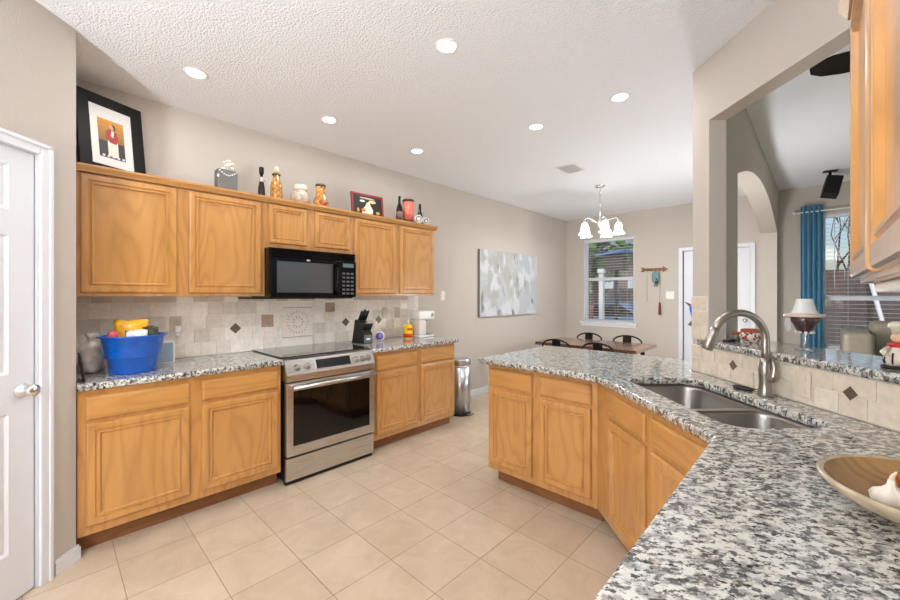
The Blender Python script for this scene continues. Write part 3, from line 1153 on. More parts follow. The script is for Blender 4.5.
def packet(name, label, cat, loc, w_, h_, th, tilt, rz, mt, group=None, seed=1):
    rnd = random.Random(seed)
    m = MB()
    nx, nz = 8, 8
    rows = []
    for s_ in (1, -1):
        rr = []
        for j in range(nz + 1):
            v = j / nz
            row = []
            for i in range(nx + 1):
                u = i / nx
                pf = (math.sin(PI * u) * math.sin(PI * v)) ** .5 * th / 2
                row.append(((u - .5) * w_ * (1 - .05 * math.sin(PI * v)), s_ * (pf + .0006) + .004 * math.sin(9 * u + 5 * v + seed), v * h_ + .004 * math.sin(7 * u + seed)))
            rr.append(row)
        rows.append(rr)
    m.color((1, 1, 1, 1))
    for rr in rows:
        m.grid(rr)
    bmesh.ops.remove_doubles(m.bm, verts=m.bm.verts[:], dist=.002)
    o = m.build(name, mt, loc=loc, rot=(math.radians(tilt), 0, rz))
    return tag(o, label, cat, group)


packet('snack_packet', 'yellow snack packet standing in the blue tub', 'packet', (.335, .36, CZ + .09), .17, .225, .035, 8, PI / 2 - .25, 'yellow', seed=2)
packet('snack_packet', 'white snack packet in front of the yellow one in the tub', 'packet', (.425, .365, CZ + .09), .12, .165, .035, -4, PI / 2 - .5, M['whiteplastic'], seed=3)
M['darkpk'] = mat('dark_green_print', rgb(64, 66, 44), .3, noise=.9, nscale=30)
packet('snack_packet', 'black and green snack packet at the right of the tub', 'packet', (.39, .455, CZ + .12), .10, .155, .035, 10, PI / 2 - .7, 'darkpk', seed=4)
packet('snack_packet', 'pink snack packet at the left of the blue tub', 'packet', (.40, .25, CZ + .14), .06, .115, .03, 14, PI / 2 + .5, 'pink', seed=5)
m = MB()
rnd = random.Random(3)
rows = []
for j, (r, z) in enumerate([(.03, 0), (.088, .004), (.092, .03), (.086, .06), (.09, .09), (.08, .12), (.084, .15), (.055, .175), (.028, .19), (.03, .205), (.048, .225), (.03, .232)]):
    rows.append([((r * (1 + .13 * math.sin(5 * a + j * 1.3) + rnd.uniform(-.06, .06))) * math.cos(a) * 1.1, (r * (1 + .12 * math.sin(4 * a + j))) * math.sin(a) * .68, z + rnd.uniform(-.004, .004) * (j > 1)) for a in [2 * PI * k_ / 22 for k_ in range(22)]])
m.grid(rows, True, 0, True, True, True)
tag(m.build('plastic_bag', 'bag', loc=(.21, .183, CZ + .0005)), 'crumpled cloudy plastic bag tied shut, left of the blue tub', 'bag')
t = thing('tablet', 'dark tablet leaning on the pantry wall at the counter edge', 'tablet', (.53, .1315, CZ))
mt = Matrix.Rotation(math.radians(7), 4, 'X')
MB().box(-.07, .07, -.004, .004, .0, .15, .003, mtx=mt).build('case', 'blackmat', t)
MB().box(-.063, .063, .0041, .005, .008, .142, mtx=mt).build('screen', 'blackglass', t)
M['bluegrey'] = mat('blue_grey_plastic', rgb(150, 168, 182), .35)
t = thing('speaker_box', 'small grey box with pale front behind the blue tub', 'box', (.17, .545, CZ), 0)
MB().box(-.06, .06, -.055, .055, 0, .152, .008).build('shell', 'whiteplastic', t)
MB().box(.0602, .063, -.046, .046, .012, .142, .001).build('front', 'bluegrey', t)

# ------------------------------------------------------------------ knife block
t = thing('knife_block', 'black wooden knife block with grey front beside the range', 'knife block', (.29, 2.128, CZ), 0)
MB().prism([(-.205, 0), (0, 0), (0, .085), (-.085, .20), (-.15, .225)], -.05, .05, 'y').build('block', 'blackmat', t)
M['greyfront'] = mat('grey_label', rgb(92, 98, 104), .45)
fr = MB().box(.0003, .003, -.045, .045, .006, .082, .001).build('front_panel', 'greyfront', t)
MB().box(.003, .0036, -.022, .022, .034, .052).build('logo', 'whiteplastic', fr)
sd_ = Vector((.80, 0, .60)).normalized()   # normal of the sloped face (x,z)
sn = Vector((.115, 0, .085)).normalized()
kn = []


def knife(base, dirn, L, wd, label, group):
    m = MB()
    b = Vector(base)
    d = Vector(dirn).normalized()
    q = thing('knife', label, 'knife', tuple(b), 0, group)
    m.tube([d * .0, d * .01, d * L * .5, d * L * .85, d * L], [wd * .8, wd, wd * .9, wd * 1.1, wd * .7], 10, flat=.6)
    m.build('handle', 'steel', q)
    MB().tube([d * L * .10, d * L * .84], wd * 1.16, 10, flat=.66).build('grip', 'blackmat', q)
    return q


dk = (.52, 0, .85)
for i, y in enumerate((-.034, -.011, .012, .034)):
    knife((.29 - .112 + .004, 2.128 + y, CZ + .212 + .0), dk, .145 + .02 * (i == 1), .0125, ['large knife handle on the left of the block top row', 'tallest knife handle in the block top row', 'third large knife handle in the block top row', 'large knife handle on the right of the block top row'][i], 'large knives in the block')
for i in range(6):
    y = -.04 + i * .016
    knife((.29 - .026, 2.128 + y, CZ + .123), dk, .10, .0068, 'small steak knife in the front row of the knife block', 'steak knives in the block')

t = thing('smart_clock', 'small white round gadget with purple face right of knife block', 'clock', (.21, 2.322, CZ), math.radians(-38))
MB().lathe([(0, -.02), (.04, -.02), (.049, -.012), (.049, .012), (.044, .018), (0, .018)], seg=28, mtx=Matrix.Translation((0, 0, .0505)) @ Matrix.Rotation(PI / 2, 4, 'Y') @ Matrix.Scale(1, 4)).build('case', 'whiteplastic', t)
M['purple'] = mat('purple_face', rgb(128, 112, 205), .3)
M['purpledark'] = mat('purple_ring', rgb(70, 60, 150), .3)
MB().lathe([(0, .0), (.036, .0), (.036, .003), (0, .003)], seg=28, mtx=Matrix.Translation((.0182, 0, .0505)) @ Matrix.Rotation(PI / 2, 4, 'Y')).build('rim', 'purpledark', t)
MB().lathe([(0, .0), (.027, .0), (.027, .002), (0, .002)], seg=28, mtx=Matrix.Translation((.0214, 0, .0505)) @ Matrix.Rotation(PI / 2, 4, 'Y')).build('face', 'purple', t)
M['redlabel'] = mat('red_label', rgb(200, 42, 36), .4)
M['yellowb'] = mat('yellow_bottle', rgb(238, 200, 24), .3)
t = thing('condiment_bottle', 'yellow bottle with red base and white cap before coffee maker', 'bottle', (.20, 2.702, CZ))
MB().lathe([(0, 0), (.05, 0), (.053, .006), (.053, .12), (.044, .14), (.018, .152), (0, .152)], seg=24).build('body', 'yellowb', t)
MB().lathe([(.0532, .012), (.0545, .012), (.0545, .05), (.0532, .05)], seg=24, cap=False).build('label', 'redlabel', t)
lt = MB()
for a in (-.75, -.55, -.35, -.15, .05, .25):
    mt = Matrix.Rotation(a, 4, 'Z')
    lt.box(.0535, .0545, -.004, .004, .085, .112, mtx=mt)
    lt.box(.0535, .0545, -.006, .002, .093, .099, mtx=mt)
lt.build('print', 'redlabel', t)
MB().lathe([(0, .1522), (.016, .1522), (.014, .18), (.006, .196), (0, .196)], seg=16).build('cap', 'whiteplastic', t)
M['cream'] = mat('cream_plastic', rgb(214, 206, 196), .3)
t = thing('coffee_maker', 'white single-serve coffee maker at the end of counter', 'coffee maker', (.20, 2.79, CZ))
MB().box(-.09, .085, .0, .225, 0, .022, .008).build('base', 'whiteplastic', t)
MB().box(-.09, .085, .0, .105, .0225, .19, .012).build('tower', 'cream', t)
hd = MB().box(-.09, .088, .0, .235, .165 + .026, .292, .02, seg=3).build('head', 'whiteplastic', t)
MB().lathe([(0, 0), (.022, 0), (.022, .004), (.017, .006), (.015, .0035), (0, .0035)], seg=20, mtx=Matrix.Translation((.0885, .19, .245)) @ Matrix.Rotation(PI / 2, 4, 'Y')).build('dial', 'nickel', hd)
MB().lathe([(0, 0), (.012, 0), (.026, .026), (0, .026)], (0, .16, .165), 16).build('spout', 'iron', t)
MB().box(-.06, .06, .115, .215, .0225, .027, .001).build('drip_tray', 'iron', t)

# ================================================================== THINGS ON TOP OF THE WALL CABINETS
TZ = 2.1475
t = thing('framed_picture', 'black framed print with white mat leaning atop left cabinet', 'picture', (.185, .287, TZ), PI / 2 + .42)
lean = Matrix.Rotation(math.radians(-7), 4, 'X')
W2, HH = .182, .490
fr = MB()
b_ = .066
fr.box(-W2, -W2 + b_, -.02, 0, 0, HH, .003, mtx=lean).box(W2 - b_, W2, -.02, 0, 0, HH, .003, mtx=lean)
fr.box(-W2 + b_, W2 - b_, -.02, 0, 0, b_ * .65, .003, mtx=lean).box(-W2 + b_, W2 - b_, -.02, 0, HH - b_, HH, .003, mtx=lean)
fr.build('frame', mat('black_wood_frame', rgb(17, 14, 12), .5, spec=.25), t)
MB().box(-W2 + b_, W2 - b_, -.010, -.004, b_ * .65, HH - b_, mtx=lean).build('mat_board', 'whiteplastic', t)
pr = MB()
px0, px1, pz0, pz1 = -.073, .068, .098, .345
pr.color(rgb(58, 56, 54)).box(px0, px1, -.0115, -.0101, pz0, .205, mtx=lean)
for k_ in range(6):
    a = k_ / 5
    pr.color(rgb(int(150 + 66 * a), int(104 + 46 * a), int(58 - 8 * a)))
    pr.box(px0, px1, -.0115, -.0101, .205 + k_ * .0233, .205 + (k_ + 1) * .0233, mtx=lean)


def flatpoly(mb, poly, y, col, mtx, th=.0006):
    mb.color(col)
    vs = [mb.bm.verts.new(mtx @ Vector((p[0], y, p[1]))) for p in poly]
    vb = [mb.bm.verts.new(mtx @ Vector((p[0], y + th, p[1]))) for p in poly]
    n = len(poly)
    fs = [mb.bm.faces.new(vs), mb.bm.faces.new(vb[::-1])] + [mb.bm.faces.new((vs[i], vb[i], vb[(i + 1) % n], vs[(i + 1) % n])) for i in range(n)]
    mb._paint(fs)


def ell(cx, cz, a, b, n=18):
    return [(cx + a * math.cos(2 * PI * k_ / n), cz + b * math.sin(2 * PI * k_ / n)) for k_ in range(n)]


flatpoly(pr, [(-.026, .112), (.03, .108), (.03, .20), (.02, .245), (-.02, .245), (-.026, .20)], -.0122, rgb(236, 228, 214), lean)
flatpoly(pr, [(-.036, .225), (-.012, .20), (.02, .195), (.034, .225), (.026, .275), (.006, .29), (-.018, .285), (-.034, .265)], -.0129, rgb(168, 58, 44), lean)
flatpoly(pr, [(-.008, .245), (.006, .235), (.012, .275), (.0, .285)], -.0136, rgb(240, 226, 210), lean)
flatpoly(pr, ell(.002, .304, .014, .017), -.0136, rgb(208, 160, 126), lean)
flatpoly(pr, [(.0, .325), (.016, .318), (.022, .295), (.014, .285), (.010, .305)], -.0143, rgb(24, 20, 18), lean)
for k_ in range(5):
    x = px0 + .012 + k_ * .027
    flatpoly(pr, [(x, .104), (x + .014, .102), (x + .018, .114), (x + .004, .116)], -.0122, rgb(226, 222, 214), lean)
pr.build('print', 'attr', t)

t = thing('tin_box', 'grey tin box topped with white flowers on the cabinets', 'box', (.24, .914, TZ), 0)
M['tin'] = mat('grey_tin', rgb(112, 112, 108), .45, metal=.3, noise=.08)
MB().box(-.045, .045, -.067, .067, 0, .155, .006).build('body', 'tin', t)
gl = MB()
for k_ in range(9):
    u = k_ / 8
    gl.sphere((.047, -.055 + .11 * u, .142 - .03 * math.sin(PI * u)), .006, seg=8)
gl.build('garland', 'whiteplastic', t)
fl_ = MB()
rnd = random.Random(5)
for k_ in range(26):
    a, r = rnd.uniform(0, 2 * PI), rnd.uniform(0, .032)
    fl_.sphere((r * math.cos(a) * .8, .01 + r * math.sin(a), .165 + rnd.uniform(0, .068)), rnd.uniform(.011, .017), seg=8, sc=(1, 1, .7))
M['petal'] = mat('cream_petals', rgb(226, 218, 204), .7, noise=.15, nscale=60)
fl_.build('flowers', 'petal', t)
MB().box(.045, .052, -.073, -.06, .09, .11, .002).build('tag', 'whiteplastic', t)

M['darkbrown'] = mat('dark_brown_glass', rgb(46, 28, 22), .12, spec=.6)
M['winegreen'] = mat('dark_green_glass', rgb(24, 26, 20), .1, spec=.6)
M['amberfill'] = mat('amber_preserves', rgb(176, 124, 58), .15, noise=.75, nscale=45, coat=.8)
M['paleglass'] = mat('pale_jar_contents', rgb(186, 168, 150), .15, noise=.4, nscale=40, coat=.8)
M['cork'] = mat('cork', rgb(222, 206, 180), .8)
M['labelgrey'] = mat('pale_label', rgb(188, 176, 168), .6)
t = thing('bottle', 'slim dark brown bottle with a black stopper atop cabinets', 'bottle', (.24, 1.165, TZ))
MB().lathe([(0, 0), (.025, 0), (.027, .006), (.024, .08), (.015, .135), (.011, .15), (.011, .19), (0, .19)], seg=20).build('glass', 'darkbrown', t)
MB().lathe([(0, .1902), (.017, .1902), (.019, .235), (.016, .243), (0, .243)], seg=16).build('stopper', 'blackmat', t)
MB().lathe([(.0165, .128), (.0185, .133), (.0135, .16), (.0115, .165)], seg=16, cap=False).build('ribbon', 'labelgrey', t)
MB().sphere((.012, .026, .14), .013, seg=10).build('charm', 'labelgrey', t)
t = thing('bottle', 'amber bottle of layered preserves with a cork atop cabinets', 'bottle', (.24, 1.28, TZ))
MB().lathe([(0, 0), (.043, 0), (.046, .008), (.046, .11), (.036, .16), (.020, .205), (.016, .225), (0, .225)], seg=22).build('glass', 'amberfill', t)
MB().lathe([(.0165, .216), (.032, .205), (.034, .214), (.0165, .224)], seg=16).build('collar', mat('twine', rgb(120, 96, 60), .9), t)
MB().lathe([(0, .2255), (.017, .2255), (.019, .26), (.012, .275), (0, .276)], seg=14).build('cork', 'cork', t)
t = thing('jar', 'squat pale glass jar with a wide lid atop cabinets', 'jar', (.25, 1.475, TZ))
MB().lathe([(0, 0), (.06, 0), (.076, .02), (.078, .06), (.068, .095), (.054, .105), (.054, .118), (0, .118)], seg=26).build('glass', 'paleglass', t)
MB().lathe([(0, .1182), (.057, .1182), (.059, .123), (.059, .155), (.05, .163), (0, .165)], seg=26).build('lid', mat('clear_lid', rgb(206, 198, 182), .2, coat=.6), t)
t = thing('jar', 'tall jar of yellow preserves with a dark lid atop cabinets', 'jar', (.25, 1.66, TZ))
MB().lathe([(0, 0), (.058, 0), (.062, .01), (.060, .06), (.045, .10), (.040, .14), (.042, .185), (0, .185)], seg=24).build('glass', 'amberfill', t)
MB().lathe([(0, .1852), (.044, .1852), (.044, .205), (0, .206)], seg=24).build('lid', mat('lid_metal', rgb(92, 82, 74), .4, metal=.5), t)
M['tomato'] = mat('tomato_pieces', rgb(168, 50, 34), .25)
rd = MB()
for a, z, r in ((0.2, .03, .019), (.9, .045, .016), (1.5, .03, .018), (-.5, .04, .016), (2.1, .045, .014)):
    rd.sphere((.052 * math.cos(a), .052 * math.sin(a), z), r, seg=10)
rd.build('pepper_slices', 'tomato', t)

t = thing('framed_picture', 'small red framed picture with white figure on black atop cabinets', 'picture', (.22, 2.172, TZ), PI / 2)
lean = Matrix.Rotation(math.radians(-6), 4, 'X')
W2, HH = .185, .225
fr = MB()
b_ = .022
fr.box(-W2, -W2 + b_, -.016, 0, 0, HH, .002, mtx=lean).box(W2 - b_, W2, -.016, 0, 0, HH, .002, mtx=lean)
fr.box(-W2 + b_, W2 - b_, -.016, 0, 0, b_, .002, mtx=lean).box(-W2 + b_, W2 - b_, -.016, 0, HH - b_, HH, .002, mtx=lean)
fr.build('frame', mat('red_frame', rgb(132, 40, 32), .4, noise=.3, nscale=60), t)
pr = MB()
pr.color(rgb(24, 20, 18)).box(-W2 + b_, W2 - b_, -.010, -.004, b_, HH - b_, mtx=lean)
flatpoly(pr, [(-.07, .03), (.05, .03), (.06, .07), (.035, .11), (.02, .15), (-.01, .14), (-.03, .10), (-.06, .07)], -.0112, rgb(232, 222, 196), lean)
flatpoly(pr, ell(.055, .155, .042, .016), -.0112, rgb(226, 196, 120), lean)
flatpoly(pr, ell(-.06, .15, .03, .010), -.0112, rgb(232, 222, 200), lean)
flatpoly(pr, ell(.0, .182, .09, .007), -.0112, rgb(190, 180, 160), lean)
flatpoly(pr, ell(-.05, .06, .026, .016), -.0119, rgb(208, 116, 46), lean)
flatpoly(pr, ell(-.112, .055, .014, .02), -.0112, rgb(196, 160, 60), lean)
flatpoly(pr, ell(.115, .05, .022, .016), -.0112, rgb(186, 156, 62), lean)
pr.build('print', 'attr', t)

WB = [(0, 0), (.033, 0), (.036, .006), (.036, .11), (.028, .15), (.014, .19), (.0125, .25), (.0145, .252), (.0145, .262), (0, .264)]
t = thing('wine_bottle', 'dark green wine bottle left of the salmon canister', 'bottle', (.26, 2.535, TZ))
MB().lathe(WB, seg=22).build('glass', 'winegreen', t)
MB().lathe([(.0365, .03), (.0368, .03), (.0368, .10), (.0365, .10)], seg=22, cap=False).build('label', mat('dark_label', rgb(120, 100, 88), .6, noise=.3), t)
t = thing('wine_bottle', 'smaller dark wine bottle behind the white round ornaments', 'bottle', (.17, 2.90, TZ))
MB().lathe([(r * .95, z * .98) for r, z in WB], seg=22).build('glass', 'winegreen', t)
MB().lathe([(.0150, .19), (.0152, .19), (.0142, .245), (.0138, .245)], seg=16, cap=False).build('neck_label', 'blackmat', t)
t = thing('canister', 'salmon pink cylinder canister with dark bands atop cabinets', 'canister', (.25, 2.662, TZ))
M['salmon'] = mat('salmon_glaze', rgb(214, 112, 96), .4, noise=.1)
M['darkband'] = mat('dark_band', rgb(60, 36, 34), .4)
MB().lathe([(0, .0), (.06, 0), (.06, .03), (0, .03)], seg=26).build('base', 'darkband', t)
MB().lathe([(0, .0302), (.0595, .0302), (.0595, .225), (0, .225)], seg=26).build('body', 'salmon', t)
MB().lathe([(0, .2252), (.062, .2252), (.062, .245), (.055, .252), (0, .252)], seg=26).build('lid', 'darkband', t)
for i, (x, y, r, l_) in enumerate(((.30, 2.762, .048, 'larger white round ornament with dark face beside salmon canister'), (.32, 2.852, .039, 'smaller white round ornament with dark face near the cabinet end'))):
    t = thing('round_ornament', l_, 'ornament', (x, y, TZ), -.6, 'white round ornaments')
    MB().sphere((0, 0, r), r, seg=20).build('body', 'whiteplastic', t)
    MB().lathe([(0, 0), (r * .62, 0), (r * .6, .004), (0, .006)], seg=20, mtx=Matrix.Translation((r * .80, 0, r * 1.05)) @ Matrix.Rotation(PI / 2, 4, 'Y')).build('face', 'blackmat', t)

# ================================================================== BAR LEDGE THINGS
BT = 1.1152
t = thing('candle_pot', 'small grey pot with an orange rim on the bar ledge', 'pot', (3.072, 2.772, BT))
MB().lathe([(0, 0), (.020, 0), (.027, .012), (.027, .036), (.022, .042), (0, .042)], seg=20).build('body', mat('grey_glaze', rgb(110, 104, 98), .3, noise=.3, nscale=80), t)
MB().lathe([(0, .0422), (.024, .0422), (.026, .05), (.02, .053), (0, .05)], seg=20).build('lid', mat('orange_glaze', rgb(186, 92, 44), .4), t)
t = thing('sugar_bowl', 'round white and red speckled bowl with orange rim on bar', 'bowl', (3.146, 2.722, BT))
M['speckle'] = mat('speckled_glaze', rgb(206, 196, 188), .25)
nt_, b_ = nodes_of(M['speckle'])
v = nt_.nodes.new('ShaderNodeTexVoronoi')
v.inputs['Scale'].default_value = 90
tc = nt_.nodes.new('ShaderNodeTexCoord')
r = nt_.nodes.new('ShaderNodeValToRGB')
r.color_ramp.interpolation = 'CONSTANT'
r.color_ramp.elements[0].color = rgb(70, 52, 50)
r.color_ramp.elements[1].position = .25
r.color_ramp.elements[1].color = rgb(224, 216, 208)
e = r.color_ramp.elements.new(.7)
e.color = rgb(170, 60, 56)
e = r.color_ramp.elements.new(.8)
e.color = rgb(214, 204, 196)
nt_.links.new(tc.outputs['Object'], v.inputs['Vector'])
nt_.links.new(v.outputs['Color'], r.inputs[0])
nt_.links.new(r.outputs[0], b_.inputs['Base Color'])
MB().lathe([(0, 0), (.034, 0), (.036, .004), (.050, .022), (.053, .04), (.046, .058), (0, .058)], seg=28).build('body', 'speckle', t)
MB().lathe([(0, .0582), (.046, .0582), (.048, .07), (.042, .076), (.038, .068), (0, .066)], seg=28).build('rim', mat('terracotta_rim', rgb(176, 84, 52), .4), t)
t = thing('remote_control', 'thin black remote lying on the bar ledge by pillar', 'remote', (3.058, 2.70, BT), math.radians(70))
MB().box(-.055, .02, -.017, .017, 0, .012, .004).build('case', 'blackmat', t)
MB().box(-.045, .008, -.011, .011, .0122, .0135, .0006).build('buttons', 'button', t)

t = thing('glass_lamp', 'wine glass shaped candle lamp with white shade on bar', 'lamp', (3.371, 2.537, BT))
M['clearish'] = mat('clear_stem', rgb(222, 226, 230), .05, trans=.85, ior=1.4)
M['wineglass'] = mat('dark_wine_bowl', rgb(72, 48, 46), .08, noise=.5, nscale=40, coat=.8)
M['shadewhite'] = mat('silver_white_shade', rgb(226, 226, 226), .25, spec=.6)
MB().lathe([(0, 0), (.042, 0), (.042, .003), (.012, .007), (.0075, .02), (.0075, .072), (.012, .082), (0, .082)], seg=24).build('stem', 'clearish', t)
MB().lathe([(0, .0822), (.018, .084), (.030, .094), (.046, .13), (.068, .160), (0, .160)], seg=28).build('bowl', 'wineglass', t)
bd = MB()
for k_ in range(9):
    a = 2 * PI * k_ / 9
    bd.sphere((.032 * math.cos(a), .032 * math.sin(a), .086), .007, seg=8)
bd.build('bead', 'whiteplastic', t)
MB().lathe([(.02, .1602), (.073, .1602), (.078, .165), (.077, .173), (.055, .177), (.02, .176)], seg=32).build('rim', mat('blush_rim', rgb(214, 190, 176), .35), t)
MB().lathe([(.052, .1782), (.045, .19), (.036, .22), (.031, .248), (.0295, .248), (.0345, .22), (.0435, .19), (.0505, .1782)], seg=32, cap=False).build('shade', 'shadewhite', t)
tg = MB()
tg.grid([[(-.012, 0, -.002), (.012, .002, -.002)], [(-.014, .003, -.035), (.013, 0, -.03)], [(-.004, 0, -.07), (.016, .003, -.062)]])
tg.grid([[(-.012, .003, -.002), (.012, .005, -.002)], [(-.014, .006, -.035), (.013, .003, -.03)], [(-.004, .003, -.07), (.016, .006, -.062)]])
tg.build('hanging_tag', 'whiteplastic', t, loc=(-.057, -.055, .160), rot=math.radians(45))

t = thing('chef_figurine', 'small chef figurine in white with red scarf on bar', 'figurine', (3.632, 2.128, BT))
M['figwhite'] = mat('glazed_white', rgb(224, 214, 198), .3)
MB().lathe([(0, 0), (.046, 0), (.048, .008), (.04, .012), (0, .012)], seg=20).build('base', 'blackmat', t)
bdy = MB()
for k_ in range(18):
    pass
bdy.lathe([(0, .0122), (.036, .0122), (.040, .03), (.036, .06), (.026, .082), (.014, .09), (0, .09)], seg=22)
bdy.build('body', 'figwhite', t)
stp = MB()
for k_ in range(9):
    a = 2 * PI * k_ / 9
    stp.tube([(.0385 * math.cos(a), .0385 * math.sin(a), .018), (.0405 * math.cos(a), .0405 * math.sin(a), .03), (.0365 * math.cos(a), .0365 * math.sin(a), .058)], .0028, 6)
stp.build('apron_stripes', 'blackmat', t)
MB().lathe([(.012, .080), (.028, .078), (.030, .088), (.020, .094), (.012, .092)], seg=18).build('scarf', 'redlabel', t)
hd = MB().sphere((0, 0, .112), .022, seg=14).build('head', mat('skin_glaze', rgb(222, 178, 148), .4), t)
MB().lathe([(0, .128), (.019, .128), (.02, .142), (.028, .15), (.027, .162), (.016, .17), (0, .171)], seg=18).build('hat', 'figwhite', t)
ar = MB()
ar.tube([(-.026, -.014, .074), (-.042, -.03, .060), (-.036, -.045, .052)], [.010, .009, .008], 8)
ar.build('arm', 'figwhite', t)
MB().sphere((.036, -.036, .032), .017, seg=12).build('cheese_ball', 'yellowb', t)

# ------------------------------------------------------------------ wooden bowl on the near counter
bx, by, br_ = 3.602, 1.245, .184
t = thing('wooden_bowl', 'round polished wooden bowl on the foreground granite counter', 'bowl', (bx, by, CZ))
M['bowlwood'] = oak('bowl_wood', 'x', (192, 176, 148), (168, 148, 116), (92, 60, 38), .2, .6)
M['bowlin'] = oak('bowl_inside_wood', 'x', (178, 144, 98), (150, 112, 68), (70, 42, 26), .2, .6)
MB().lathe([(0, 0), (.075, 0), (.082, .004), (.125, .022), (.165, .042), (br_, .064), (br_ + .001, .070), (br_ - .005, .073), (br_ - .012, .069)], seg=48, cap=False).build('shell', 'bowlwood', t)
MB().lathe([(br_ - .012, .069), (.15, .045), (.11, .026), (.06, .012), (0, .010)], seg=48, cap=False).build('inside', 'bowlin', t)
g = thing('garlic_bulb', 'white garlic bulb lying in the wooden bowl', 'garlic', (3.530, 1.200, CZ + .0275))
m = MB()
rows = []
for r, z in [(.002, 0), (.017, .002), (.029, .012), (.032, .022), (.026, .032), (.014, .039), (.007, .047), (.005, .058), (.002, .06)]:
    rows.append([(r * (1 + .09 * math.cos(7 * a)) * math.cos(a), r * (1 + .09 * math.cos(7 * a)) * math.sin(a), z) for a in [2 * PI * k_ / 42 for k_ in range(42)]])
m.grid(rows, True, 0, True, True, True)
m.build('bulb', mat('garlic_skin', rgb(236, 226, 212), .5, noise=.05), g)
MB().tube([(0, 0, .055), (.002, .003, .066), (.008, .004, .076)], [.005, .004, .002], 8).build('stem', 'cork', g)
ap = thing('tomato', 'red tomato in the wooden bowl behind the garlic', 'tomato', (3.585, 1.318, CZ + .0225))
m = MB()
rows = [[(r * (1 + .03 * math.cos(5 * a)) * math.cos(a), r * (1 + .03 * math.cos(5 * a)) * math.sin(a), z) for a in [2 * PI * k_ / 30 for k_ in range(30)]] for r, z in [(.002, 0), (.022, .002), (.036, .016), (.039, .03), (.034, .046), (.020, .056), (.008, .055), (.001, .052)]]
m.grid(rows, True, 0, True, True, True)
m.build('fruit', mat('tomato_skin', rgb(196, 44, 24), .15, coat=.5), ap)
st = MB()
for k_ in range(5):
    a = 2 * PI * k_ / 5
    st.tube([(0, 0, .057), (.012 * math.cos(a), .012 * math.sin(a), .061), (.022 * math.cos(a), .022 * math.sin(a), .057)], [.003, .003, .0008], 6)
M['leafgreen'] = mat('leaf_green', rgb(96, 140, 40), .5)
st.build('stem', 'leafgreen', ap)
lm = MB()
lm.lathe([(0, 0), (.012, .003), (.024, .016), (.027, .028), (.023, .042), (.011, .053), (.004, .058), (0, .059)], seg=20)
tag(lm.build('lime', mat('lime_skin', rgb(150, 186, 48), .3, bump=.2, bscale=300), loc=(3.593, 1.205, CZ + .0185)), 'green lime in the wooden bowl right of the garlic', 'lime')

# ================================================================== LIGHTS ON THE CEILING
M['ceilwhite'] = mat('lamp_trim', rgb(240, 240, 240), .4)
SPOT = [(.62, .635), (.635, 1.53), (.64, 2.445), (1.93, 1.53), (1.745, 2.77), (2.42, 2.76), (1.93, .45), (1.2, -.9), (2.6, -.9)]
LBL = ['recessed ceiling light nearest the pantry, over left counter', 'recessed ceiling light in front of the range', 'recessed ceiling light over the counter end by coffee maker', 'largest and nearest recessed ceiling light, mid ceiling',
       'recessed ceiling light left of the pair over peninsula', 'recessed ceiling light right of the pair over peninsula', 'recessed ceiling light above the camera', 'recessed ceiling light behind the camera on pantry side', 'recessed ceiling light behind the camera on counter side']
for (x, y), l_ in zip(SPOT, LBL):
    t = thing('recessed_light', l_, 'ceiling light', (x, y, H), 0, 'recessed ceiling lights')
    MB().lathe([(.050, -.0005), (.066, -.0005), (.064, -.006), (.054, -.009), (.050, -.006)], seg=32, cap=False).build('trim_ring', 'ceilwhite', t)
    MB().lathe([(0, -.0045), (.04, -.0045), (.0495, -.004), (.0495, -.001), (0, -.001)], seg=32).build('lens', 'lampglow', t)
    L = bpy.data.lights.new('recessed_lamp', 'AREA')
    L.shape = 'DISK'
    L.size = .095
    L.energy = LAMP_W
    L.color = (.98, .985, 1)
    lo = bpy.data.objects.new('recessed_lamp', L)
    COL.objects.link(lo)
    lo.parent = t
    lo.location = (0, 0, -.013)

t = thing('air_vent', 'white rectangular ceiling air vent before the chandelier', 'vent', (1.46, 3.95, H))
MB().box(-.115, -.095, -.16, .16, -.008, -.0005, .002).box(.095, .115, -.16, .16, -.008, -.0005, .002).box(-.095, .095, -.16, -.14, -.008, -.0005, .002).box(-.095, .095, .14, .16, -.008, -.0005, .002).build('frame', 'ceilwhite', t)
v = MB()
for k_ in range(11):
    y = -.128 + k_ * .0256
    v.box(-.095, .095, -.010, .010, -.001, .001, mtx=Matrix.Translation((0, y, -.0065)) @ Matrix.Rotation(math.radians(14), 4, 'X'))
v.build('louvers', 'ceilwhite', t)
MB().box(-.095, .095, -.14, .14, -.0012, -.0004).build('backing', mat('vent_grey', rgb(232, 232, 234), .8), t)

# unseen globe lamps added for fill light: behind the camera, in the living room and behind the pillar
for (x, y, z), gw, l_ in (((2.55, -1.5, 1.35), FILL_GLOBE_W[0], 'added white globe fill lamp behind the camera in the kitchen'), ((2.62, 4.55, 1.15), FILL_GLOBE_W[2], 'added white globe fill lamp beside the arch in the dining area'), ((5.5, 2.3, 1.3), FILL_GLOBE_W[1], 'added white globe fill lamp in the living room corner')):
    t = thing('added_fill_lamp', l_, 'lamp', (x, y, 0))
    MB().lathe([(0, 0), (.14, 0), (.14, .012), (.03, .03), (0, .03)], seg=28).build('base', 'nickel', t)
    MB().tube([(0, 0, .03), (0, 0, z - .115)], .012, 12).build('pole', 'nickel', t)
    MB().sphere((0, 0, z), .12, seg=24).build('globe', mat('fill_globe', (.9, .9, .9, 1), .4, emit=(.95, .975, 1, 1), es=gw / (PI * 4 * PI * .12 ** 2)), t)

